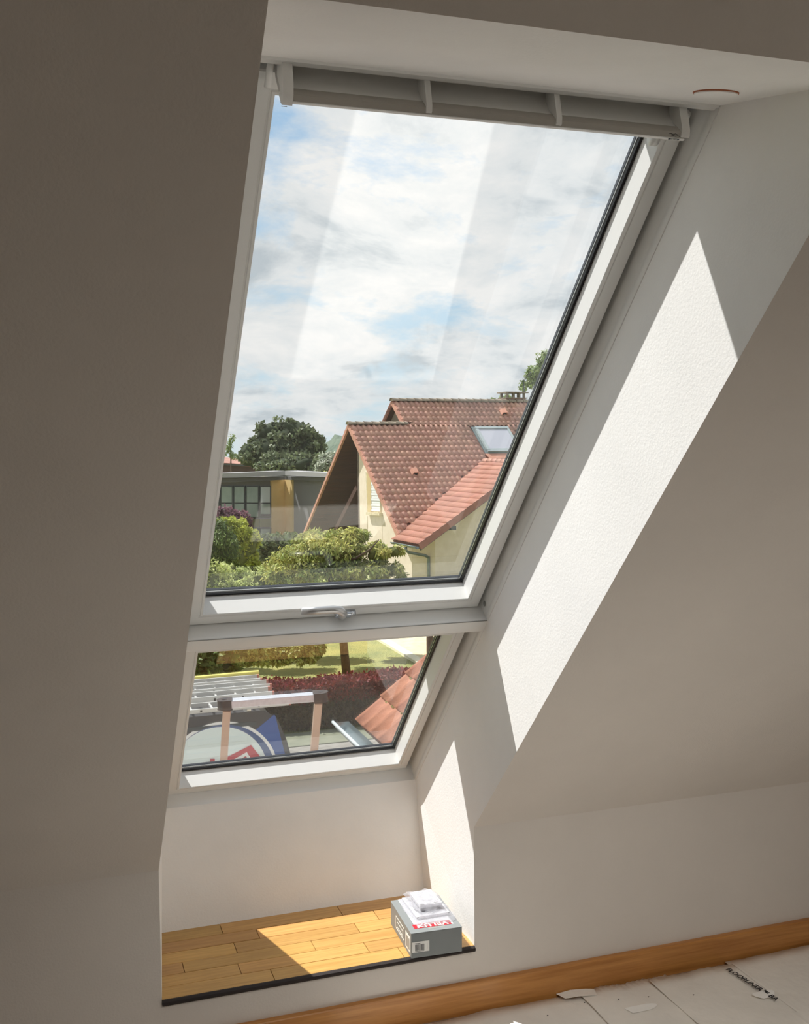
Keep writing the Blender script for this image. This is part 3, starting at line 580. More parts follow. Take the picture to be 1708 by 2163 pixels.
# roof edge
for nm,m,l,r2,off in (('roof_fascia',M['fascia'],[(430,1001.5),(602,994.5),(602,1004.5),(430,1010)],[(602,994.5),(745,1001.5),(745,1009),(602,1004.5)],.9),('soffit_board',M['dfascia'],[(430,1010.5),(602,1006),(602,1013.5),(430,1021)],[(602,1006),(745,1010.5),(745,1018),(602,1013.5)],.5)):
    wallquad(nm,m,l,Cn,nl,.9,off=off); wallquad(nm,m,r2,Cn,nr_,.9,off=off)
def bwin(x0,x1,y0,y1,split=None,open_=0,mp='wpane'):
    dyt=(1012-1012)
    fr_=wallquad('window_frame',M['wframe'],[(x0,y0),(x1,y0),(x1,y1),(x0,y1)],Cn,nl,.08,off=.10)
    t=2.6
    if split: 
        wallquad('pane',M[mp],[(x0+t,y0+t),(x1-t,y0+t),(x1-t,split-1.5),(x0+t,split-1.5)],Cn,nl,.03,parent=fr_,off=.14)
        wallquad('pane',M['wpane'],[(x0+t,split+1.5),(x1-t,split+1.5),(x1-t,y1-t),(x0+t,y1-t)],Cn,nl,.03,parent=fr_,off=.14)
    else: wallquad('pane',M[mp],[(x0+t,y0+t),(x1-t,y0+t),(x1-t,y1-t),(x0+t,y1-t)],Cn,nl,.03,parent=fr_,off=.14)
    return fr_
M['wbright']=mat('sky_pane',(206,214,220),.1)
for i,(a,b,mp) in enumerate([(441,464,'wpane'),(465.5,492,'wpane'),(493,517.5,'wpane'),(519,547,'wpane'),(548.5,572.5,'wbright')]): bwin(a,b,1026,1094,1063,mp=mp)
wallquad('dark_gap',M['wdark'],[(551,1085.5),(571,1085.5),(571,1091),(551,1091)],Cn,nl,.02,off=.16)
for a,b in [(465.5,492),(493,517.5),(519,547),(548.5,572.5)]: wallquad('spandrel_panel',M['spandrel'],[(a+.5,1096),(b-.5,1096),(b-.5,1113),(a+.5,1113)],Cn,nl,.05,off=.12)
for a,b in [(493,517.5),(519,547),(548.5,572.5)]: bwin(a,b,1115,1170,None,mp='wpane')
# tiled low roof behind it
D=96
rb=thing('far_house',at(500,1060,D),'dark-walled house with a reddish tiled roof behind the flat roof','house')
A0=at(430,985,D); A1=at(549,981,D); 
mb=MB(); mb.slab([at(430,979.5,D),at(549,983,D),at(551,1010,D),at(430,1010,D)],V(0,2,0)); M['dkwall']=mat('dark_boards',(84,66,62),.8,var=.2,vscale=2); mb.o('wall',M['dkwall'],rb)
mb=MB(); mb.slab([at(430,974.5,D-.3),at(549,983,D-.3),at(551,978.0,D+1.5),at(500,969,D+3),at(430,958,D+5)],V(0,0,-.2)); M['farroof']=mat('far_roof_tiles',(178,132,116),.8,rgb2=(140,100,88),vscale=1.6,bump=.6,bscale=3,bdist=.2); mb.o('roof',M['farroof'],rb)
mb=MB(); mb.slab([at(430,977,D-.4),at(549,984,D-.4),at(549,986.5,D-.4),at(430,980,D-.4)],V(0,.3,0)); mb.o('gutter',M['wframe'],rb)

# ---- neighbouring house with clay tiles
Fh=V(13.464,37.837,-2.561); hdg=math.radians(7); RD=V(math.cos(hdg),math.sin(hdg),0); WD=V(math.sin(hdg),-math.cos(hdg),0)
PT=math.radians(42); PS=V(*(WD*math.cos(PT)-Z*math.sin(PT))); PN=WD*math.sin(PT)+Z*math.cos(PT)
def H(a,w,z): return Fh+RD*a+WD*w+Z*z
hs=thing('neighbour_house',H(4,-4,ZG-Fh[2]),'neighbouring beige house with steep clay-tiled roof and big gable overhang','house')
RISE1,RUN1=4.74,5.26; RISE2,RUN2=5.86,6.50; A2_=2.75; AEND=13.5
def FS(a,z,h=0.): return H(a,-z/math.tan(PT),z)+PN*h       # front slope point by height above eave
# roof decks (thin slabs under the tiles)
mb=MB(); mb.slab([FS(0,0),FS(AEND,0),FS(AEND,RISE2),FS(A2_,RISE2),FS(A2_,RISE1),FS(0,RISE1)],-PN*.16); mb.o('roof_front_slope',M['roofslab'],hs)
def BS(a,z,h=0.,rise=RISE1,run=RUN1): return H(a,-run-(rise-z)/math.tan(PT),z)   # back slope
mb=MB(); mb.slab([BS(.02,RISE1),BS(3.2,RISE1),BS(3.2,-.9),BS(.35,-.9)],Z*.14); mb.o('roof_back_slope',M['soffit'],hs)
mb=MB(); mb.slab([BS(A2_,RISE2,rise=RISE2,run=RUN2),BS(AEND,RISE2,rise=RISE2,run=RUN2),BS(AEND,1,rise=RISE2,run=RUN2),BS(A2_,1,rise=RISE2,run=RUN2)],Z*.14); mb.o('roof_back_slope',M['soffit'],hs)
# wooden soffit boards under the back slope
for k_ in range(26):
    z_a=RISE1-.05-k_*.22; z_b=z_a-.21
    mb=MB(); dz=V(0,0,-.03-.004*random.random()); mb.slab([BS(.10,z_a)+dz,BS(3.2,z_a)+dz,BS(3.2,z_b)+dz,BS(.10,z_b)+dz],Z*.02); mb.o('soffit_board',M['soffit'],hs)
def FSB(a,z): return FS(a,z)-PN*.18
mb=MB(); mb.slab([FSB(.06,.2),FSB(.9,.2),FSB(.9,RISE1-.15),FSB(.06,RISE1-.15)],PN*.02); mb.o('front_soffit',M['soffit'],hs)
mb=MB(); mb.slab([H(A2_+.3,-RUN2-.1,RISE2-.25),H(A2_+.3,-RUN2-2.2,RISE2-2.2),H(A2_+.3,-RUN2+1.2,RISE2-1.5)],RD*.1); M['dimwood']=mat('grey_gable_boards',(122,112,100),.8,var=.1,vscale=2); mb.o('upper_gable',M['dimwood'],hs)
# diagonal timber brace
p0=on(748,1075,RD,H(.55,0,0)); 
mb=MB(); q0=on(752,1030,RD,H(.5,0,0)); q1=on(704,1125,RD,H(.5,0,0)); dv=(q1-q0)/np.linalg.norm(q1-q0); sv=np.cross(dv,RD)*.12
mb.slab([q0-sv,q0+sv,q1+sv*1.1,q1-sv*1.1],RD*.16); mb.o('timber_brace',M['soffit'],hs)
# gable wall (half-gable; the rear half is an open covered balcony)
AW=.5; wc=-5.5
mb=MB(); top=lambda w_:(-w_)*math.tan(PT)-.24
mb.slab([H(AW,wc,top(wc)-.0),H(AW,0.0,-.15),H(AW,0.0,-2.6),H(AW,wc,-2.6)],RD*.3); mb.o('gable_wall',M['render'],hs)
mb=MB(); mb.slab([H(AW,wc,top(wc)),H(3.3,wc,top(wc)),H(3.3,wc,-2.6),H(AW,wc,-2.6)],WD*.2); mb.o('balcony_wall',M['dkwall'],hs)
mb=MB(); mb.slab([H(3.1,wc,4.6),H(3.1,-10.9,-.4),H(3.1,-10.9,-2.6),H(3.1,wc,-2.6)],RD*.2); mb.o('back_gable_wall',M['dkwall'],hs)
# shuttered window in the gable wall
def GW(u,v,off=0.): return on(u,v,RD,H(AW-off,0,0))
def gq(name,m,px,off,th,parent): mb=MB(); mb.slab([GW(u,v,off) for u,v in px],RD*th); return mb.o(name,m,parent)
wf=gq('window_surround',M['stone'],[(772,996),(804,1040),(804,1084),(775,1082)],.03,.05,hs)
gq('window_reveal',mat('reveal_tan',(206,184,136),.8),[(775,998),(783,1004),(784,1081),(776,1081)],.06,.03,wf)  # flat tan strip beside the shutter slats
for k_ in range(14):
    y=1002+k_*5.6; gq('shutter_slat',M['shutter'],[(782.5,y),(802,y+.6),(802,y+5.6),(782.5,y+5.0)],.05+.01*(k_%2),.05,wf)
gq('stone_ledge',M['stone'],[(772.5,1082),(801,1083.5),(801,1089),(772.5,1087.5)],.16,.16,wf)
for x_ in (775,806): gq('wall_joint',mat('joint_line',(198,184,150),.9),[(x_,1090 if x_<800 else 1040),(x_+.6,1090 if x_<800 else 1040),(x_+.6,1140),(x_,1140)],.01,.02,hs)
# tiles
TWd,TEx=.262,.3385
def tilemesh(w_=TWd,L=TEx+.05,hh=.060):
    us=[0,.10,.22,.36,.50,.64,.80,1.0]; hs_=[.004,.036,hh,hh+.008,hh-.004,.030,.004,.000]
    v=[];f=[]; k=len(us)
    for yy,lift in ((0,.030),(-L,-.002)):     # y: 0 = lower edge
        for u_,h_ in zip(us,hs_): v.append((u_*w_,yy,h_+lift))
    for u_,h_ in zip(us,hs_): v.append((u_*w_,0,h_-.004))
    for i in range(k-1): f.append((i,i+1,k+i+1,k+i)); f.append((2*k+i,2*k+i+1,i+1,i))
    return v,f
tv,tf=tilemesh(); tm=bpy.data.meshes.new('roof_tile'); tm.from_pydata(tv,[],tf); tm.materials.append(M['tile']); tm.polygons.foreach_set('use_smooth',[True]*len(tm.polygons)); tm.update()
# local tile frame: x=RD, y=down slope, z=PN   (mesh y negative = up the slope)
RM=Matrix(((RD[0],PS[0],PN[0]),(RD[1],PS[1],PN[1]),(RD[2],PS[2],PN[2])))
if RM.determinant()<0: pass
E0=H(-.3,0,0); tw=math.atan(3.06/6.14); WPN=Z*math.cos(tw)-RD*math.sin(tw); WPU=RD*math.cos(tw)+Z*math.sin(tw)
sky=[(6.25,3.42),(8.15,4.55)]
cand=[]
nrow=int(RISE2/math.sin(PT)/TEx)+1
for j in range(nrow):
    sl_=RISE2/math.sin(PT)-.10-j*TEx   # slope distance of lower edge... from the top downward
    zb=(sl_-TEx)*math.sin(PT)
    if zb<-.1: continue
    a0=0.05 if zb+TEx*math.sin(PT)*.6<RISE1 else A2_+.05
    n_=int((11.2-a0)/TWd)
    for i in range(n_):
        a=a0+i*TWd
        P=FS(a,zb,.02)
        if (P+RD*.13+Z*.12-E0)@WPN<0.0: continue      # below the wing's roof
        zc_=zb+.1
        if sky[0][0]-.15<a+.13<sky[1][0]+.05 and sky[0][1]-.2<zc_<sky[1][1]: continue
        cand.append((j,a,P,np.linalg.norm(P-EYE)))
cand.sort(key=lambda c:c[3])
for c in cand[:300]:
    o=bpy.data.objects.new('roof_tile',tm); COL.objects.link(o); o.parent=hs; o.matrix_basis=Matrix.Translation(Vector(c[2])-wloc(hs))@RM.to_4x4()
rest=cand[300:]; mb=MB()
for c in rest:
    mb.add([c[2]+RD*x+PS*y+PN*z_ for x,y,z_ in tv],tf)
tag(mb.o('roof_tiles',M['tile'],hs,True),kind='stuff')
# verge tiles along the gable edges
def verge(a,z0_,z1_):
    k_=0; zz=z1_
    while zz>z0_:
        lo=max(zz-TEx*math.sin(PT),z0_-.1); p=FS(a,lo,.06); q=FS(a,zz,.035)
        mb=MB(); mb.slab([p,q,q-PN*.20,p-PN*.21],-RD*.03); mb.slab([p+PN*.03,q+PN*.03,q+RD*.12,p+RD*.12],-PN*.03); mb.o('verge_tile',M['verge'],hs); zz=lo
verge(0,0,RISE1); verge(A2_,RISE1+.05,RISE2)
k_=0; zz=RISE1
while zz>-.8:
    lo=zz-.24; mb=MB(); p=BS(0,lo)+Z*.19; q=BS(0,zz)+Z*.17; mb.slab([p,q,q-Z*.19,p-Z*.20],RD*.1); mb.o('verge_tile',M['verge'],hs); zz=lo
zz=RISE2
while zz>RISE1+.1:
    lo=zz-.24; mb=MB(); p=BS(A2_,lo,rise=RISE2,run=RUN2)+Z*.19; q=BS(A2_,zz,rise=RISE2,run=RUN2)+Z*.17; mb.slab([p,q,q-Z*.19,p-Z*.20],RD*.1); mb.o('verge_tile',M['verge'],hs); zz=lo
# ridge tiles
def ridge(P,L,d,m,first=0.,parent=hs,r0=.13):
    x=0
    while x<L:
        p=P+d*x; q=P+d*(min(x+.40,L)+.03); s_=np.cross(d,Z); v=[];f=[]; n=6
        for pt_,rr in ((p,r0+.018),(q,r0-.006)):
            for i in range(n+1): a=math.pi*i/n; v.append(pt_+s_*math.cos(a)*rr*1.25+Z*(math.sin(a)*rr-.06))
        for i in range(n): f.append((i,i+1,n+2+i,n+1+i))
        f.append(tuple(range(n+1)))
        mb=MB().add(v,f); mb.o('ridge_tile',m,parent,True); x+=.40
ridge(H(-.08,-RUN1,RISE1+.08),2.95,RD,M['tile_dark']); ridge(H(A2_-.08,-RUN2,RISE2+.08),8.6,RD,M['tile_dark'])
# roof window
sw=thing('roof_window',FS(7.2,3.9),parent=hs)
def SB_(name,a0,a1,z0_,z1_,h0,h1,m): mb=MB(); mb.slab([FS(a0,z0_,h1),FS(a1,z0_,h1),FS(a1,z1_,h1),FS(a0,z1_,h1)],-PN*(h1-h0)); return mb.o(name,m,sw)
SB_('pane',6.42,7.98,3.52,4.44,.10,.13,M['roofwin']); SB_('frame_side',6.28,6.42,3.46,4.50,.05,.16,M['roofwinframe']); SB_('frame_side',7.98,8.1,3.46,4.50,.05,.16,M['roofwinframe']); SB_('frame_bottom',6.28,8.1,3.40,3.52,.05,.15,M['roofwinframe']); SB_('frame_top',6.28,8.1,4.44,4.54,.05,.17,M['roofwinframe'])
SB_('flashing',6.15,8.25,3.32,4.60,.0,.06,M['zinc'])
M['apron']=mat('clay_apron',(196,142,120),.8,var=.1,vscale=2)
mb=MB(); mb.slab([FS(6.2,3.12,.07),FS(8.6,3.12,.07),FS(8.6,3.34,.07),FS(6.1,3.34,.07)],-PN*.05); mb.o('roof_apron',M['apron'],hs)
# vent tiles
for (a,z_) in ((2.04,2.49),(8.38,5.18)):
    vt=MB(); b0=FS(a,z_,.05); vt.slab([b0+RD*-.16,b0+RD*.16,b0+RD*.13+PN*.16,b0-RD*.10+PN*.16],-PS*.30); o=vt.o('vent_tile',M['apron'],hs)
    mb=MB(); mb.slab([b0-RD*.10+PS*.004+PN*.02,b0+RD*.10+PS*.004+PN*.02,b0+RD*.09+PS*.004+PN*.13,b0-RD*.07+PS*.004+PN*.13],PS*.004); mb.o('vent_mouth',M['wdark'],o)
# chimney and aerial
ch=thing('chimney',H(9.5,-6.7,5.6),parent=hs)
def HB(name,a0,a1,w0,w1,z0_,z1_,m): mb=MB().box(lambda a,b,c:H(a,b,c),a0,a1,w0,w1,z0_,z1_); return mb.o(name,m,ch)
HB('stack',8.98,10.1,-7.2,-6.5,5.5,6.05,M['tile']); HB('collar',8.92,10.16,-7.25,-6.44,6.05,6.10,M['chim'])
for a_ in (9.0,9.35,9.7,9.98):
    for w_ in (-7.15,-6.62): HB('pier',a_,a_+.10,w_,w_+.1,6.10,6.32,M['chim'])
HB('cap_slab',8.90,10.2,-7.3,-6.4,6.32,6.38,M['chim'])
an=thing('aerial',H(9.95,-7.4,5.8),'rake-shaped television aerial on a pole behind the chimney','aerial')
m0=on(1107,850,WD,H(0,-7.45,0)); m1=on(1106,803,WD,H(0,-7.45,0)); mb=MB().tube([m0,m1],.025,8); mb.o('pole',M['wframe'],an)
b0=on(1104,806,WD,H(0,-7.45,0)); b1=on(1121,786,WD,H(0,-7.45,0)); mb=MB().tube([b0,b1],.012,6); mb.o('boom',M['wframe'],an)
mb=MB(); dd=(b1-b0); pp=np.cross(dd/np.linalg.norm(dd),WD)
for i in range(7): c_=b0+dd*(.15+.13*i); mb.tube([c_-pp*.12,c_+pp*.12],.008,5)
mb.o('aerial_rods',M['wframe'],an)
# wing roof, its tiles, verge, gutter and walls
def WS(t,y,h=0.): return E0+WD*y+WPU*t+WPN*h     # t up the slope, y towards us
TL=6.14/math.cos(tw)
def fr_verge(t): return 2.25-.75*(t*math.cos(tw))/6.14*2.0+0*t     # front edge of the wing roof
YV=lambda t: 2.22-.27*(t*math.cos(tw))
mb=MB(); mb.slab([WS(0,-.1),WS(0,YV(0)),WS(TL,YV(TL)),WS(TL,-3.4)],-WPN*.16); mb.o('wing_roof_slope',M['roofslab'],hs)
M['tilew']=mat('wing_tile',(176,120,98),.7,rgb2=(156,102,82),vscale=1.4,island=.10)
mb=MB(); ex=.40; cw=.135; nr=int(TL/ex)+1
for j in range(nr):
    t0=j*ex; t1=min(t0+ex+.03,TL); yv=YV(t0)-.02; y=yv
    ylim=-3.4*(t0*math.cos(tw)/5.84)-.15
    while y>ylim:
        a,b=y,y-cw; m_=[(0,.005),(.25,.052),(.7,.056),(.9,.010),(1,.004)]
        v=[];k=len(m_)
        for tt,lf in ((t0,.03),(t1,0.)):
            for q,hh in m_: v.append(WS(tt,a+(b-a)*q,hh+lf))
        for q,hh in m_: v.append(WS(t0,a+(b-a)*q,hh))
        mb.add(v,[(i,i+1,k+i+1,k+i) for i in range(k-1)]+[(2*k+i,2*k+i+1,i+1,i) for i in range(k-1)])
        y-=cw
tag(mb.o('wing_roof_tiles',M['tilew'],hs,True),kind='stuff')
M['vergew']=mat('wing_verge',(164,114,100),.7,rgb2=(146,98,86),vscale=2,island=.1)
t_=0
while t_<TL-.2:
    t1=min(t_+ex,TL); mb=MB(); a_=WS(t_,YV(t_)+.02,.09); b_=WS(t1,YV(t1)+.02,.06); mb.slab([a_,b_,b_-WPN*.26,a_-WPN*.28],WD*.04); mb.o('verge_tile',M['vergew'],hs); t_=t1
a_=WS(0,YV(0)-.02,-.17); b_=WS(TL,YV(TL)-.02,-.17); mb=MB().slab([a_,b_,b_-WPN*.07,a_-WPN*.07],-WD*.05); mb.o('barge_board',M['wframe'],hs)
ridge(WS(TL,-3.2,.06),4.2,(WS(TL,YV(TL))-WS(TL,-3.4))/np.linalg.norm(WS(TL,YV(TL))-WS(TL,-3.4)),M['verge'])
gt=thing('gutter',WS(0,1),parent=hs)
gp_=[]; n=7
mb=MB(); v=[]
for yy in (.02,YV(0)+.06):
    for i in range(n): a=math.pi*(i/(n-1)); v.append(WS(0,yy)-RD*(.085+.085*math.cos(a))+Z*(-.06-.085*math.sin(a)))
mb.add(v,[(i,i+1,n+i+1,n+i) for i in range(n-1)]+[tuple(range(n)),tuple(range(2*n-1,n-1,-1))]); o=mb.o('gutter_trough',M['zinc'],gt,True)
mb=MB().tube([WS(0,.02)-RD*.172+Z*-.055,WS(0,YV(0)+.06)-RD*.172+Z*-.055],.016,8); mb.o('gutter_lip',M['zinc'],gt,True)
pA=WS(0,1.25)-RD*.08-Z*.14
pw=H(.95,.62,0)
pts=[pA,pA-Z*.14,pA-Z*.24+(pw-pA)*V(1,1,0)*.12,pA*V(1,1,0)+(pw-pA)*V(1,1,0)*.85+Z*(pA[2]-.46),V(pw[0],pw[1],pA[2]-.56),V(pw[0],pw[1],pA[2]-.75),V(pw[0],pw[1],ZG)]
mb=MB().tube(pts,.06,10); mb.o('downpipe',M['zinc'],gt,True)
# walls under the eaves
mb=MB(); mb.slab([H(AW,-.2,-.15),H(1.05,.3,-.15),H(1.05,.95,-.10),H(1.05,.95,-2.6),H(AW,-.2,-2.6)],-RD*-.3) if 0 else None
mb=MB(); mb.slab([H(AW,0,-.10),H(1.15,.80,-.02),H(1.15,.80,-2.6),H(AW,0,-2.6)],V(*(RD*.2-WD*.2))); mb.o('angled_wall',M['render'],hs)
mb=MB(); wt=lambda a:(a+.3)*math.tan(tw)-.22
mb.slab([H(1.15,.80,wt(1.15)),H(6.3,.80-.0,wt(6.3)),H(6.3,.80,-2.6),H(1.15,.80,-2.6)],-WD*.25); mb.o('wing_wall',M['render'],hs)
mb=MB(); mb.box(lambda a,b,c:H(a,b,c),1.35,1.75,.80,1.5,-.10+.55,.05+.55); mb.o('purlin_end',M['wframe'],hs)

# ---- garden plants
def ring_(u,v,D): return at(u,v,D)
D=29.5
tb=on(732,1432,Z,(0,0,ZG)); 
br=lambda pts,r:( [at(u,v,dd) for u,v,dd in pts], r)
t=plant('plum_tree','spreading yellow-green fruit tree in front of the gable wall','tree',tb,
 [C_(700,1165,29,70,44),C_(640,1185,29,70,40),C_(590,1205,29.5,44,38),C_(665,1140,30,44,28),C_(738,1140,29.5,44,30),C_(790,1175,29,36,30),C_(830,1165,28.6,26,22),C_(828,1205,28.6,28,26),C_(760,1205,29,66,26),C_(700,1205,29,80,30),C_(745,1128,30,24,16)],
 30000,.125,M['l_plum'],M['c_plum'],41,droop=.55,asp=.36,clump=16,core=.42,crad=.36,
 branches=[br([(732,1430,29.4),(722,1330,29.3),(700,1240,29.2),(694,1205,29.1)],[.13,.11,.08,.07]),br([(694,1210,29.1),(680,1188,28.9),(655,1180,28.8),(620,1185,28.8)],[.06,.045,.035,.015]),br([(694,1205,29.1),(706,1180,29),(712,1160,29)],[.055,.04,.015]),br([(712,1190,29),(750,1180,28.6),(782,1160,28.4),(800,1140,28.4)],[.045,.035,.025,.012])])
plant('thuja_bush','rounded dark green conical conifer at the left of the garden','shrub',at(460,1290,34)*V(1,1,0)+V(0,0,ZG),[C_(452,1165,34,56,70),C_(440,1210,34,74,60),C_(455,1130,34,32,34)],22000,.13,M['l_thuja'],M['c_thuja'],51,clump=150,core=.78,asp=.3,droop=.4,crad=.2)
plant('golden_bush','bright yellow-green rounded shrub behind the dark conifer','shrub',at(500,1250,39)*V(1,1,0)+V(0,0,ZG),[C_(490,1130,39,44,38),C_(520,1150,39,30,40),C_(515,1190,39,34,50),C_(470,1115,39,34,22)],15000,.13,M['l_yel'],M['c_plum'],53,clump=26,core=.8,crad=.22)
plant('purple_bush','purple-leaved shrub above the golden shrub','shrub',at(480,1200,43)*V(1,1,0)+V(0,0,ZG),[C_(468,1090,43,26,22),C_(498,1098,43,28,18),C_(520,1105,43,10,8),C_(485,1120,43,40,40)],5200,.14,M['l_pur'],M['c_hedge'],55,core=.5,crad=.4)
plant('silver_bush','grey-green shrub between golden shrub and fruit tree','shrub',at(560,1250,40)*V(1,1,0)+V(0,0,ZG),[C_(562,1150,42,26,26,20),C_(585,1160,42,30,30,20),C_(570,1190,42,34,40,22)],7000,.12,M['l_grey'],M['c_dark'],57,core=.75,crad=.25)
plant('clipped_hedge','dark clipped hedge at the foot of the yellow pilaster','hedge',at(600,1230,46)*V(1,1,0)+V(0,0,ZG),[C_(585,1150,46,30,28),C_(612,1152,46,30,30),C_(640,1165,46,30,36),C_(560,1160,46,26,28)],9000,.13,M['l_thuja'],M['c_thuja'],59,core=.75,asp=.3,crad=.22)
for i,(u0,v0,ru,rv) in enumerate([(440,1240,56,46),(495,1228,44,36),(560,1245,66,36),(640,1246,66,34),(720,1248,60,32),(800,1248,52,30),(868,1262,30,26)]):
    nm=['pale green leafy shrub at the lower left corner of the large pane','pale green shrub with upright shoots under the dark conifer','light green shrub left of the fruit tree trunk','light green shrub just left below the fruit tree','light green shrub just right below the fruit tree trunk','light green shrub in front of the gable wall','small green shrub below the downpipe'][i]
    plant('garden_shrub',nm,'shrub',at(u0,1330,30.8)*V(1,1,0)+V(0,0,ZG),[C_(u0,v0+20,31+1.3*(i%2),ru,rv+30,ru*.5),C_(u0-ru*.4,v0-4,31+1.3*(i%2),ru*.5,rv*.6,ru*.3),C_(u0+ru*.4,v0,31+1.3*(i%2),ru*.5,rv*.6,ru*.3)],6500,.10,M['l_light'],M['c_plum'],60+i,group='light green shrubs in the garden',core=.7,crad=.3,clump=14)
for i,(u0,v0,ru,rv) in enumerate([(520,1385,46,30),(590,1380,52,34),(655,1378,36,30)]):
    plant('lawn_bush',['golden green bush on the lawn beside the dark laurel','golden green bush in the middle of the lawn','golden green bush on the lawn left of the tree trunk'][i],'shrub',at(u0,1410,27.5)*V(1,1,0)+V(0,0,ZG),[C_(u0,v0,26.8+1.1*(i%2),ru,rv,ru*.5),C_(u0+ru*.3,v0-8,26.8+1.1*(i%2),ru*.5,rv*.6,ru*.3)],5200,.11,M['l_plum'],M['c_plum'],80+i,core=.7,droop=.4)
plant('laurel_bush','dark glossy-leaved laurel at the left of the small pane','shrub',at(430,1470,20)*V(1,1,0)+V(0,0,ZG),[C_(425,1420,19,46,44),C_(470,1400,20,34,36),C_(405,1395,19,40,40),C_(455,1455,20,44,40)],4200,.17,M['l_laurel'],M['c_dark'],91,core=.78,asp=.4,clump=20)
# hedge row: dark twiggy base with red top
hA=on(520,1555,Z,(0,0,ZG)); hB=on(930,1517,Z,(0,0,ZG)); hd2=(hB-hA); hL=np.linalg.norm(hd2); hd2/=hL; hbk=np.cross(Z,hd2); HH=1.0; HDp=.85
hb=thing('hedge',(hA+hB)/2+hbk*HDp/2,'long dark garden hedge with red foliage along the top','hedge')
r_=np.random.default_rng(95)
def hleaf(n,zlo,zhi,topfrac,size,seed):
    r=np.random.default_rng(seed); a=r.uniform(0,hL,n); top=r.uniform(0,1,n)<topfrac
    b=np.where(top,r.uniform(-.02,HDp,n),r.normal(.02,.05,n)); z=np.where(top,HH+r.normal(0,.035,n)+.05*np.sin(a*3.1)*np.sin(a*1.3),r.uniform(zlo,zhi,n))
    P=hA+np.outer(a,hd2)+np.outer(b,hbk)+np.outer(z,Z); d=r.normal(size=(n,3)); d/=np.linalg.norm(d,axis=1)[:,None]; t=r.normal(size=(n,3)); t-=d*(t*d).sum(1)[:,None]; t/=np.linalg.norm(t,axis=1)[:,None]; bt=np.cross(d,t); sz=size*r.uniform(.6,1.4,n)[:,None]
    return np.stack([P,P+t*sz*.5+bt*sz*.3,P+t*sz,P+t*sz*.5-bt*sz*.3],1).reshape(-1,3),np.arange(n*4).reshape(-1,4)
v,q=hleaf(16000,.64,HH,.6,.075,1); tag(fastmesh('red_foliage',v,q,M['l_red'],hb),kind='stuff')
v,q=hleaf(11000,.06,.72,0,.07,2); tag(fastmesh('dark_foliage',v,q,M['l_hedge'],hb),kind='stuff')
def HX(a,b,c): return hA+hd2*a+hbk*b+Z*c
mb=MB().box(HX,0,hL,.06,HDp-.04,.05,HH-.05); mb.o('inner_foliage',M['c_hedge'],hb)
# twiggy stems
for i in range(34):
    q=i/33; c_=hA*(1-q)+hB*q; mb=MB().tube([(c_[0],c_[1]+.02,ZG),(c_[0]+random.uniform(-.12,.12),c_[1]-.02,ZG+.35),(c_[0]+random.uniform(-.25,.25),c_[1]+.02,ZG+.6)],.012,5,caps=False); mb.o('stem',M['trunk'],hb)
# fence post right
pb_=on(908,1400,Z,(0,0,ZG)); mb=MB().box(lambda a,b,c:(pb_[0]+a,pb_[1]+b,ZG+c),-.08,.08,-.08,.08,0,1.9); tag(mb.o('fence_post',M['soffit']),'brown wooden post at the right edge of the small pane','post')

# ---- van with graphics
YV_=12.3
def VS(u,v,off=0.): return on(u,v,(0,1,0),(0,YV_-off,0))
M['vdark']=mat('van_dark_body',(66,66,68),.4,var=.1); M['vblue']=mat('van_blue',(58,92,158),.4); M['vwhite']=mat('van_white',(226,238,234),.4); M['vred']=mat('van_red',(190,48,60),.4); M['vnavy']=mat('van_ring_blue',(76,98,140),.4); M['vwin']=mat('van_glass',(26,30,34),.1); M['tyre']=mat('tyre',(24,24,24),.7)
van=thing('van',(0.2,13.2,ZG),'dark and blue van with white round emblem and ladders on its roof','van')
prf=[(-2.9,-5.0+.25),(2.95,-4.75),(3.12,-4.3),(3.10,-3.3),(3.0,-2.9),(2.86,-2.56),(2.7,-2.46),(-1.6,-2.46),(-2.3,-3.4),(-2.9,-3.8)]
mb=MB(); mb.slab([(x,YV_,z) for x,z in prf],V(0,1.85,0)); bevel(mb.o('body',M['vdark'],van),.05,3)
for x_ in (-1.8,2.1):
    for y_ in (YV_-.02,YV_+1.62): mb=MB().disc((x_,y_,ZG+.36),(0,1,0),.34,.24,28); mb.o('wheel',M['tyre'],van,True)
mb=MB(); mb.slab([(-1.9,YV_+.15,-3.38),(-2.32,YV_+.15,-3.46),(-2.32,YV_+1.7,-3.46),(-1.9,YV_+1.7,-3.38)],V(0.03,0,.05)); mb.o('windscreen',M['vwin'],van)
ctr=VS(468,1642); R_=.835
def ell(r,a): return (ctr[0]+r*math.cos(a),YV_,ctr[2]+r*math.sin(a)*.985)
def disc2(name,r,m,off,th=.006): mb=MB(); mb.slab([V(*ell(r,a))+V(0,-off,0) for a in np.linspace(0,2*math.pi,64,endpoint=False)],V(0,th,0)); return mb.o(name,m,van)
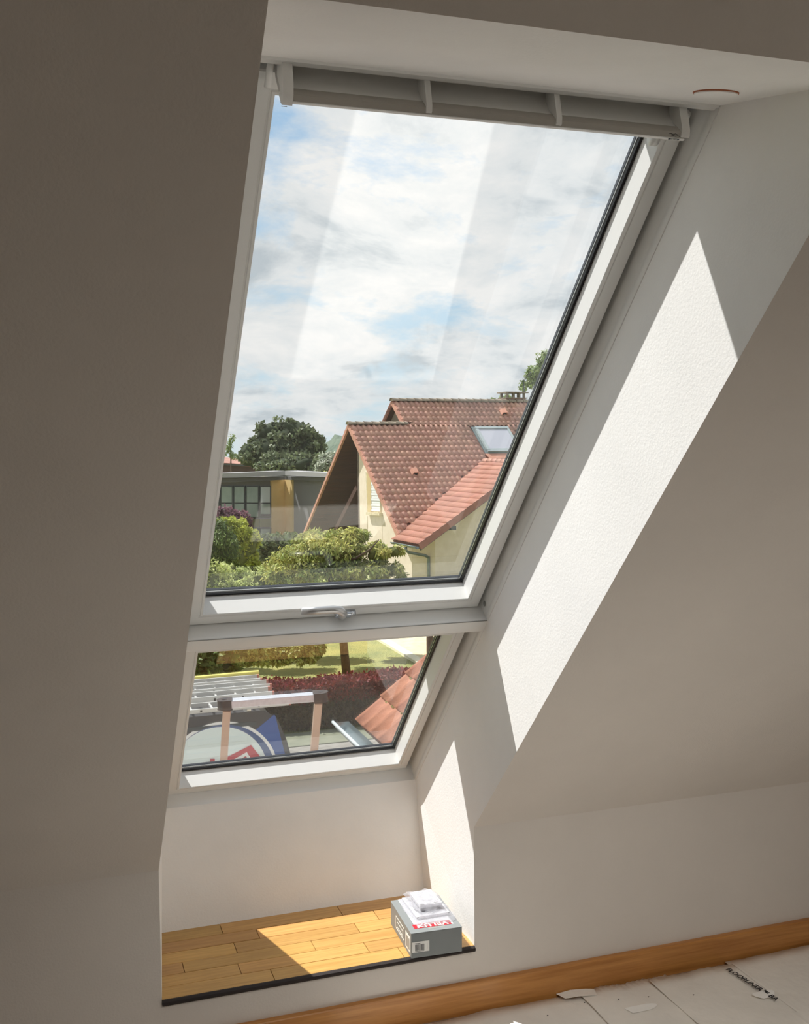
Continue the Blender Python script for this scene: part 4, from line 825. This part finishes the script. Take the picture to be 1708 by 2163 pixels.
# blue corner panel behind the emblem
mb=MB(); mb.slab([VS(541,1541,.004),VS(577,1511,.004),VS(581,1511,.004),VS(604,1602,.004),(3.1,YV_-.004,-4.5),(1.9,YV_-.004,-4.5),VS(560,1600,.004)],V(0,.003,0)); mb.o('blue_panel',M['vblue'],van)
disc2('emblem_rim',R_,M['labelwhite'],.008); disc2('emblem_ring',R_-.045,M['vnavy'],.012); rim=ctr.copy(); ctr=ctr+V(-.052,0,.040)
disc2('emblem_line',R_-.112,M['labelwhite'],.015); disc2('emblem_disc',R_-.118,M['vwhite'],.018)
for k_ in range(5):
    z_=ctr[2]+.56-k_*.19; hw=math.sqrt(max(.01,(R_-.13)**2-(z_-ctr[2])**2))
    mb=MB().box(ID,ctr[0]-hw,ctr[0]+hw,YV_-.026,YV_-.018,z_-.09,z_-.008); bevel(mb.o('emblem_rib',M['vwhite'],van),.003,2)
def vq(name,m,px,off): mb=MB(); mb.slab([VS(u,v,off) for u,v in px],V(0,.004,0)); return mb.o(name,m,van)
ctr=rim
vq('logo_roof',M['vred'],[(453,1618),(482,1598),(530,1574),(562,1614),(555,1640),(520,1612),(470,1640)],.032)
vq('logo_line',M['labelwhite'],[(470,1617),(521,1589),(534,1608),(530,1612),(519,1597),(478,1620)],.037)
vq('logo_gable',M['vred'],[(488,1617),(520,1599),(532,1616),(528,1630),(500,1630)],.040)
vq('logo_square',M['vred'],[(444,1603),(453.5,1603),(453.5,1613),(444,1613)],.032)
# rails on the side glass line
mb=MB(); mb.box(ID,-1.4,2.6,YV_-.01,YV_+.0,-2.62,-2.56); mb.o('roof_rail',M['wframe'],van)
for x_ in (-.9,.9,2.5): mb=MB().box(ID,x_-.03,x_+.03,YV_+.02,YV_+1.82,-2.46,-2.38); mb.o('rack_bar',M['alu'],van)
# ladders lying on the rack
M['lad']=mat('ladder_aluminium',(206,206,202),.4,metal=.35); M['ladw']=mat('ladder_shadow_side',(170,170,168),.4,metal=.35); M['orange']=mat('faded_red_cap',(186,118,104),.5)
def ladder(name,lab,y0,y1,x1,z,hgt,dz=0.,x0=-1.6,tilt=0.):
    t=thing(name,(x1-1.5,(y0+y1)/2,z),lab,'ladder',group='aluminium ladders on the van roof')
    for y_ in (y0,y1):
        mb=MB().box(ID,x0,x1,y_-.014,y_+.014,z,z+hgt); mb.o('stile',M['lad'],t)
    x=x1-.22
    while x>x0: mb=MB().box(ID,x-.014,x+.014,y0,y1,z+hgt*.3,z+hgt*.3+.026); mb.o('rung',M['lad'],t); x-=.30
    for x_ in np.arange(x1-.45,x0,-.42): mb=MB().box(ID,x_-.014,x_+.014,y0-.020,y0-.014,z+hgt*.3,z+hgt*.7); mb.o('rung_plug',M['tyre'],t)
    for y_ in (y0,y1): mb=MB().box(ID,x1,x1+.03,y_-.02,y_+.02,z,z+hgt); mb.o('end_cap',M['orange'],t)
    return t
ladder('ladder','aluminium ladder nearest the window on the van roof, lowest of the stack',12.36,12.72,3.10,-2.38,.06)
ladder('ladder','aluminium ladder second from the near side on the van roof',12.82,13.14,2.95,-2.36,.10)
ladder('ladder','aluminium ladder third from the near side on the van roof',13.24,13.52,3.00,-2.34,.10)
ladder('ladder','farthest aluminium ladder on the van roof beside the yellow pole',13.60,13.86,2.92,-2.32,.10)
M['ypole']=mat('yellow_pole',(226,214,120),.5)
mb=MB().tube([(-1.5,14.02,-2.28),(2.98,14.02,-2.22)],.035,10); tag(mb.o('yellow_pole',M['ypole']),'long yellow pole lying along the far side of the van roof','pole')

# ---- ladder head just outside the window
M['stile']=mat('stile_reflected_tiles',(196,168,150),.35,metal=.35); M['bartop']=mat('scuffed_aluminium',(210,214,220),.35,metal=.5,var=.12,vscale=60); M['capb']=mat('black_end_cap',(52,44,42),.55)  # stile: pinkish reflection of the roof tiles put into its colour
cl_=at(487,1484,5.0); cr_=at(664,1470,5.05); dd=(cr_-cl_); Ld=np.linalg.norm(dd); dd/=Ld; bk=np.cross(Z,dd); bk/=np.linalg.norm(bk); upv=np.cross(dd,bk)
lt=thing('access_ladder',cl_+dd*Ld/2-upv*.5,'top of an aluminium ladder with crossbar and black corners close outside the small pane','ladder')
def LBx(a,b,c): return cl_+dd*a+bk*b+upv*c
mb=MB().box(LBx,-.01,Ld+.01,-.032,.032,-.022,.014); bevel(mb.o('crossbar',M['bartop'],lt),.004)
for a,s_ in ((-.01,-1),(Ld+.01,1)):
    mb=MB(); n=10; v=[LBx(a-s_*.02,-.036,0)]; pl=[(a-s_*.015,-.036),(a+s_*.022,-.036)]+[(a+s_*(.022+.030*math.sin(t_)),-.036*math.cos(t_)) for t_ in np.linspace(.2,math.pi-.2,n)]+[(a+s_*.022,.036),(a-s_*.015,.036)]
    mb.slab([LBx(x,y,.018) for x,y in pl],-upv*.046); bevel(mb.o('corner_cap',M['capb'],lt),.003)
    mb=MB().tube([LBx(a+s_*.02,0,.0175),LBx(a+s_*.02,0,.0195)],.012,18); mb.o('cap_hole',M['black'],lt)
    bot_=at(472 if s_<0 else 662,1612 if s_<0 else 1598,5.35); tp_=LBx(a+s_*.008,0,-.02); d2=(bot_-tp_); L2=3.2; d2/=np.linalg.norm(d2); sd=np.cross(d2,bk); sd/=np.linalg.norm(sd); b2=np.cross(sd,d2)
    mb=MB().box(lambda x,y,z_:tp_+sd*x+b2*y+d2*z_,-.018,.018,-.028,.028,0,L2); bevel(mb.o('stile',M['stile'],lt),.003)
for k_ in (1.2,1.5,1.8): pass

# ---- wing of our own roof with big tiles and gutter (lower right)
wy0,wy1=6.95,2.6; XE=2.545; ZE=-1.235; tp3=math.radians(39); U3=V(math.cos(tp3),0,math.sin(tp3)); N3=V(-math.sin(tp3),0,math.cos(tp3))
ow=thing('own_wing_roof',(XE+1,5,ZE),'orange clay-tiled wing of our own roof with light gutter, lower right','roof')
def O3(t,y,h=0.): return V(XE+.06,y,ZE)+U3*t+N3*h
mb=MB(); mb.slab([O3(0,wy1),O3(0,wy0),O3(4,wy0),O3(4,wy1)],-N3*.12); mb.o('roof_deck',M['roofslab'],ow)
ow_w=.235; ow_l=.335
def bigtile(w_=ow_w,L=ow_l+.05):
    us=[0,.07,.16,.25,.5,.78,.9,1.0]; hh=[.004,.046,.056,.040,.014,.016,.040,.006]; v=[];f=[];k=len(us)
    for t0,l in ((0,.024),(L,0)):
        for u_,h_ in zip(us,hh): v.append((u_*w_,t0,h_+l))
    for u_,h_ in zip(us,hh): v.append((u_*w_,0,h_-.004))
    for i in range(k-1): f.append((i,i+1,k+i+1,k+i)); f.append((2*k+i,2*k+i+1,i+1,i))
    f.append((0,k,2*k)); return v,f
bv,bf=bigtile(); bm_=bpy.data.meshes.new('roof_tile'); bm_.from_pydata(bv,[],bf); bm_.materials.append(M['rooftile_own']); bm_.polygons.foreach_set('use_smooth',[True]*len(bm_.polygons)); bm_.update()
YD=V(0,-1,0); RM3=Matrix(((YD[0],U3[0],N3[0]),(YD[1],U3[1],N3[1]),(YD[2],U3[2],N3[2])))
cnt=0
for j in range(9):
    for i in range(14):
        P=O3(.0+j*ow_l,wy0-i*ow_w-.0,.0)
        if cnt<300:
            o=bpy.data.objects.new('roof_tile',bm_); COL.objects.link(o); o.parent=ow; o.matrix_basis=Matrix.Translation(Vector(P)-wloc(ow))@RM3.to_4x4(); cnt+=1
for j in range(9):
    a_=O3(j*ow_l,wy0+.012,.062); b_=O3((j+1)*ow_l,wy0+.012,.030); mb=MB().slab([a_,b_,b_-N3*.15,a_-N3*.16],V(0,-.02,0)); mb.o('verge_tile',M['rooftile_own'],ow)
n=8; v=[]; mb=MB(); M['gut']=mat('light_zinc',(150,164,166),.3,metal=.6)
for yy in (wy1,wy0+.22):
    for i in range(n): a=math.pi*i/(n-1); v.append(V(XE-.02-.075*math.cos(a)-.04,yy,ZE-.03-.09*math.sin(a)))
mb.add(v,[(i,i+1,n+i+1,n+i) for i in range(n-1)]+[tuple(range(n,2*n))]); mb.o('gutter_trough',M['gut'],ow,True)
M['gutlip']=mat('bright_zinc_lip',(206,216,220),.35,metal=.3)
mb=MB().tube([(XE-.145,wy1,ZE-.022),(XE-.145,wy0+.22,ZE-.022)],.016,10); mb.o('gutter_lip',M['gutlip'],ow,True)
mb=MB().box(ID,XE+.3,XE+4,2.6,6.6,ZG,ZE-.1); mb.o('wing_wall',M['render'],ow)
# moss in the course joints
M['moss']=mat('moss',(150,146,92),.95,var=.3,vscale=30); mb=MB(); r_=np.random.default_rng(3)
for k_ in range(260):
    j=r_.integers(1,5); p=O3(j*ow_l-.006,wy0-r_.uniform(0,2.4),.020+r_.uniform(0,.012)); s_=r_.uniform(.004,.011); mb.box(lambda a,b,c:p+V(a,b,c),-s_,s_,-s_,s_,-s_*.6,s_*.6)
tag(mb.o('moss',M['moss'],ow),kind='stuff')
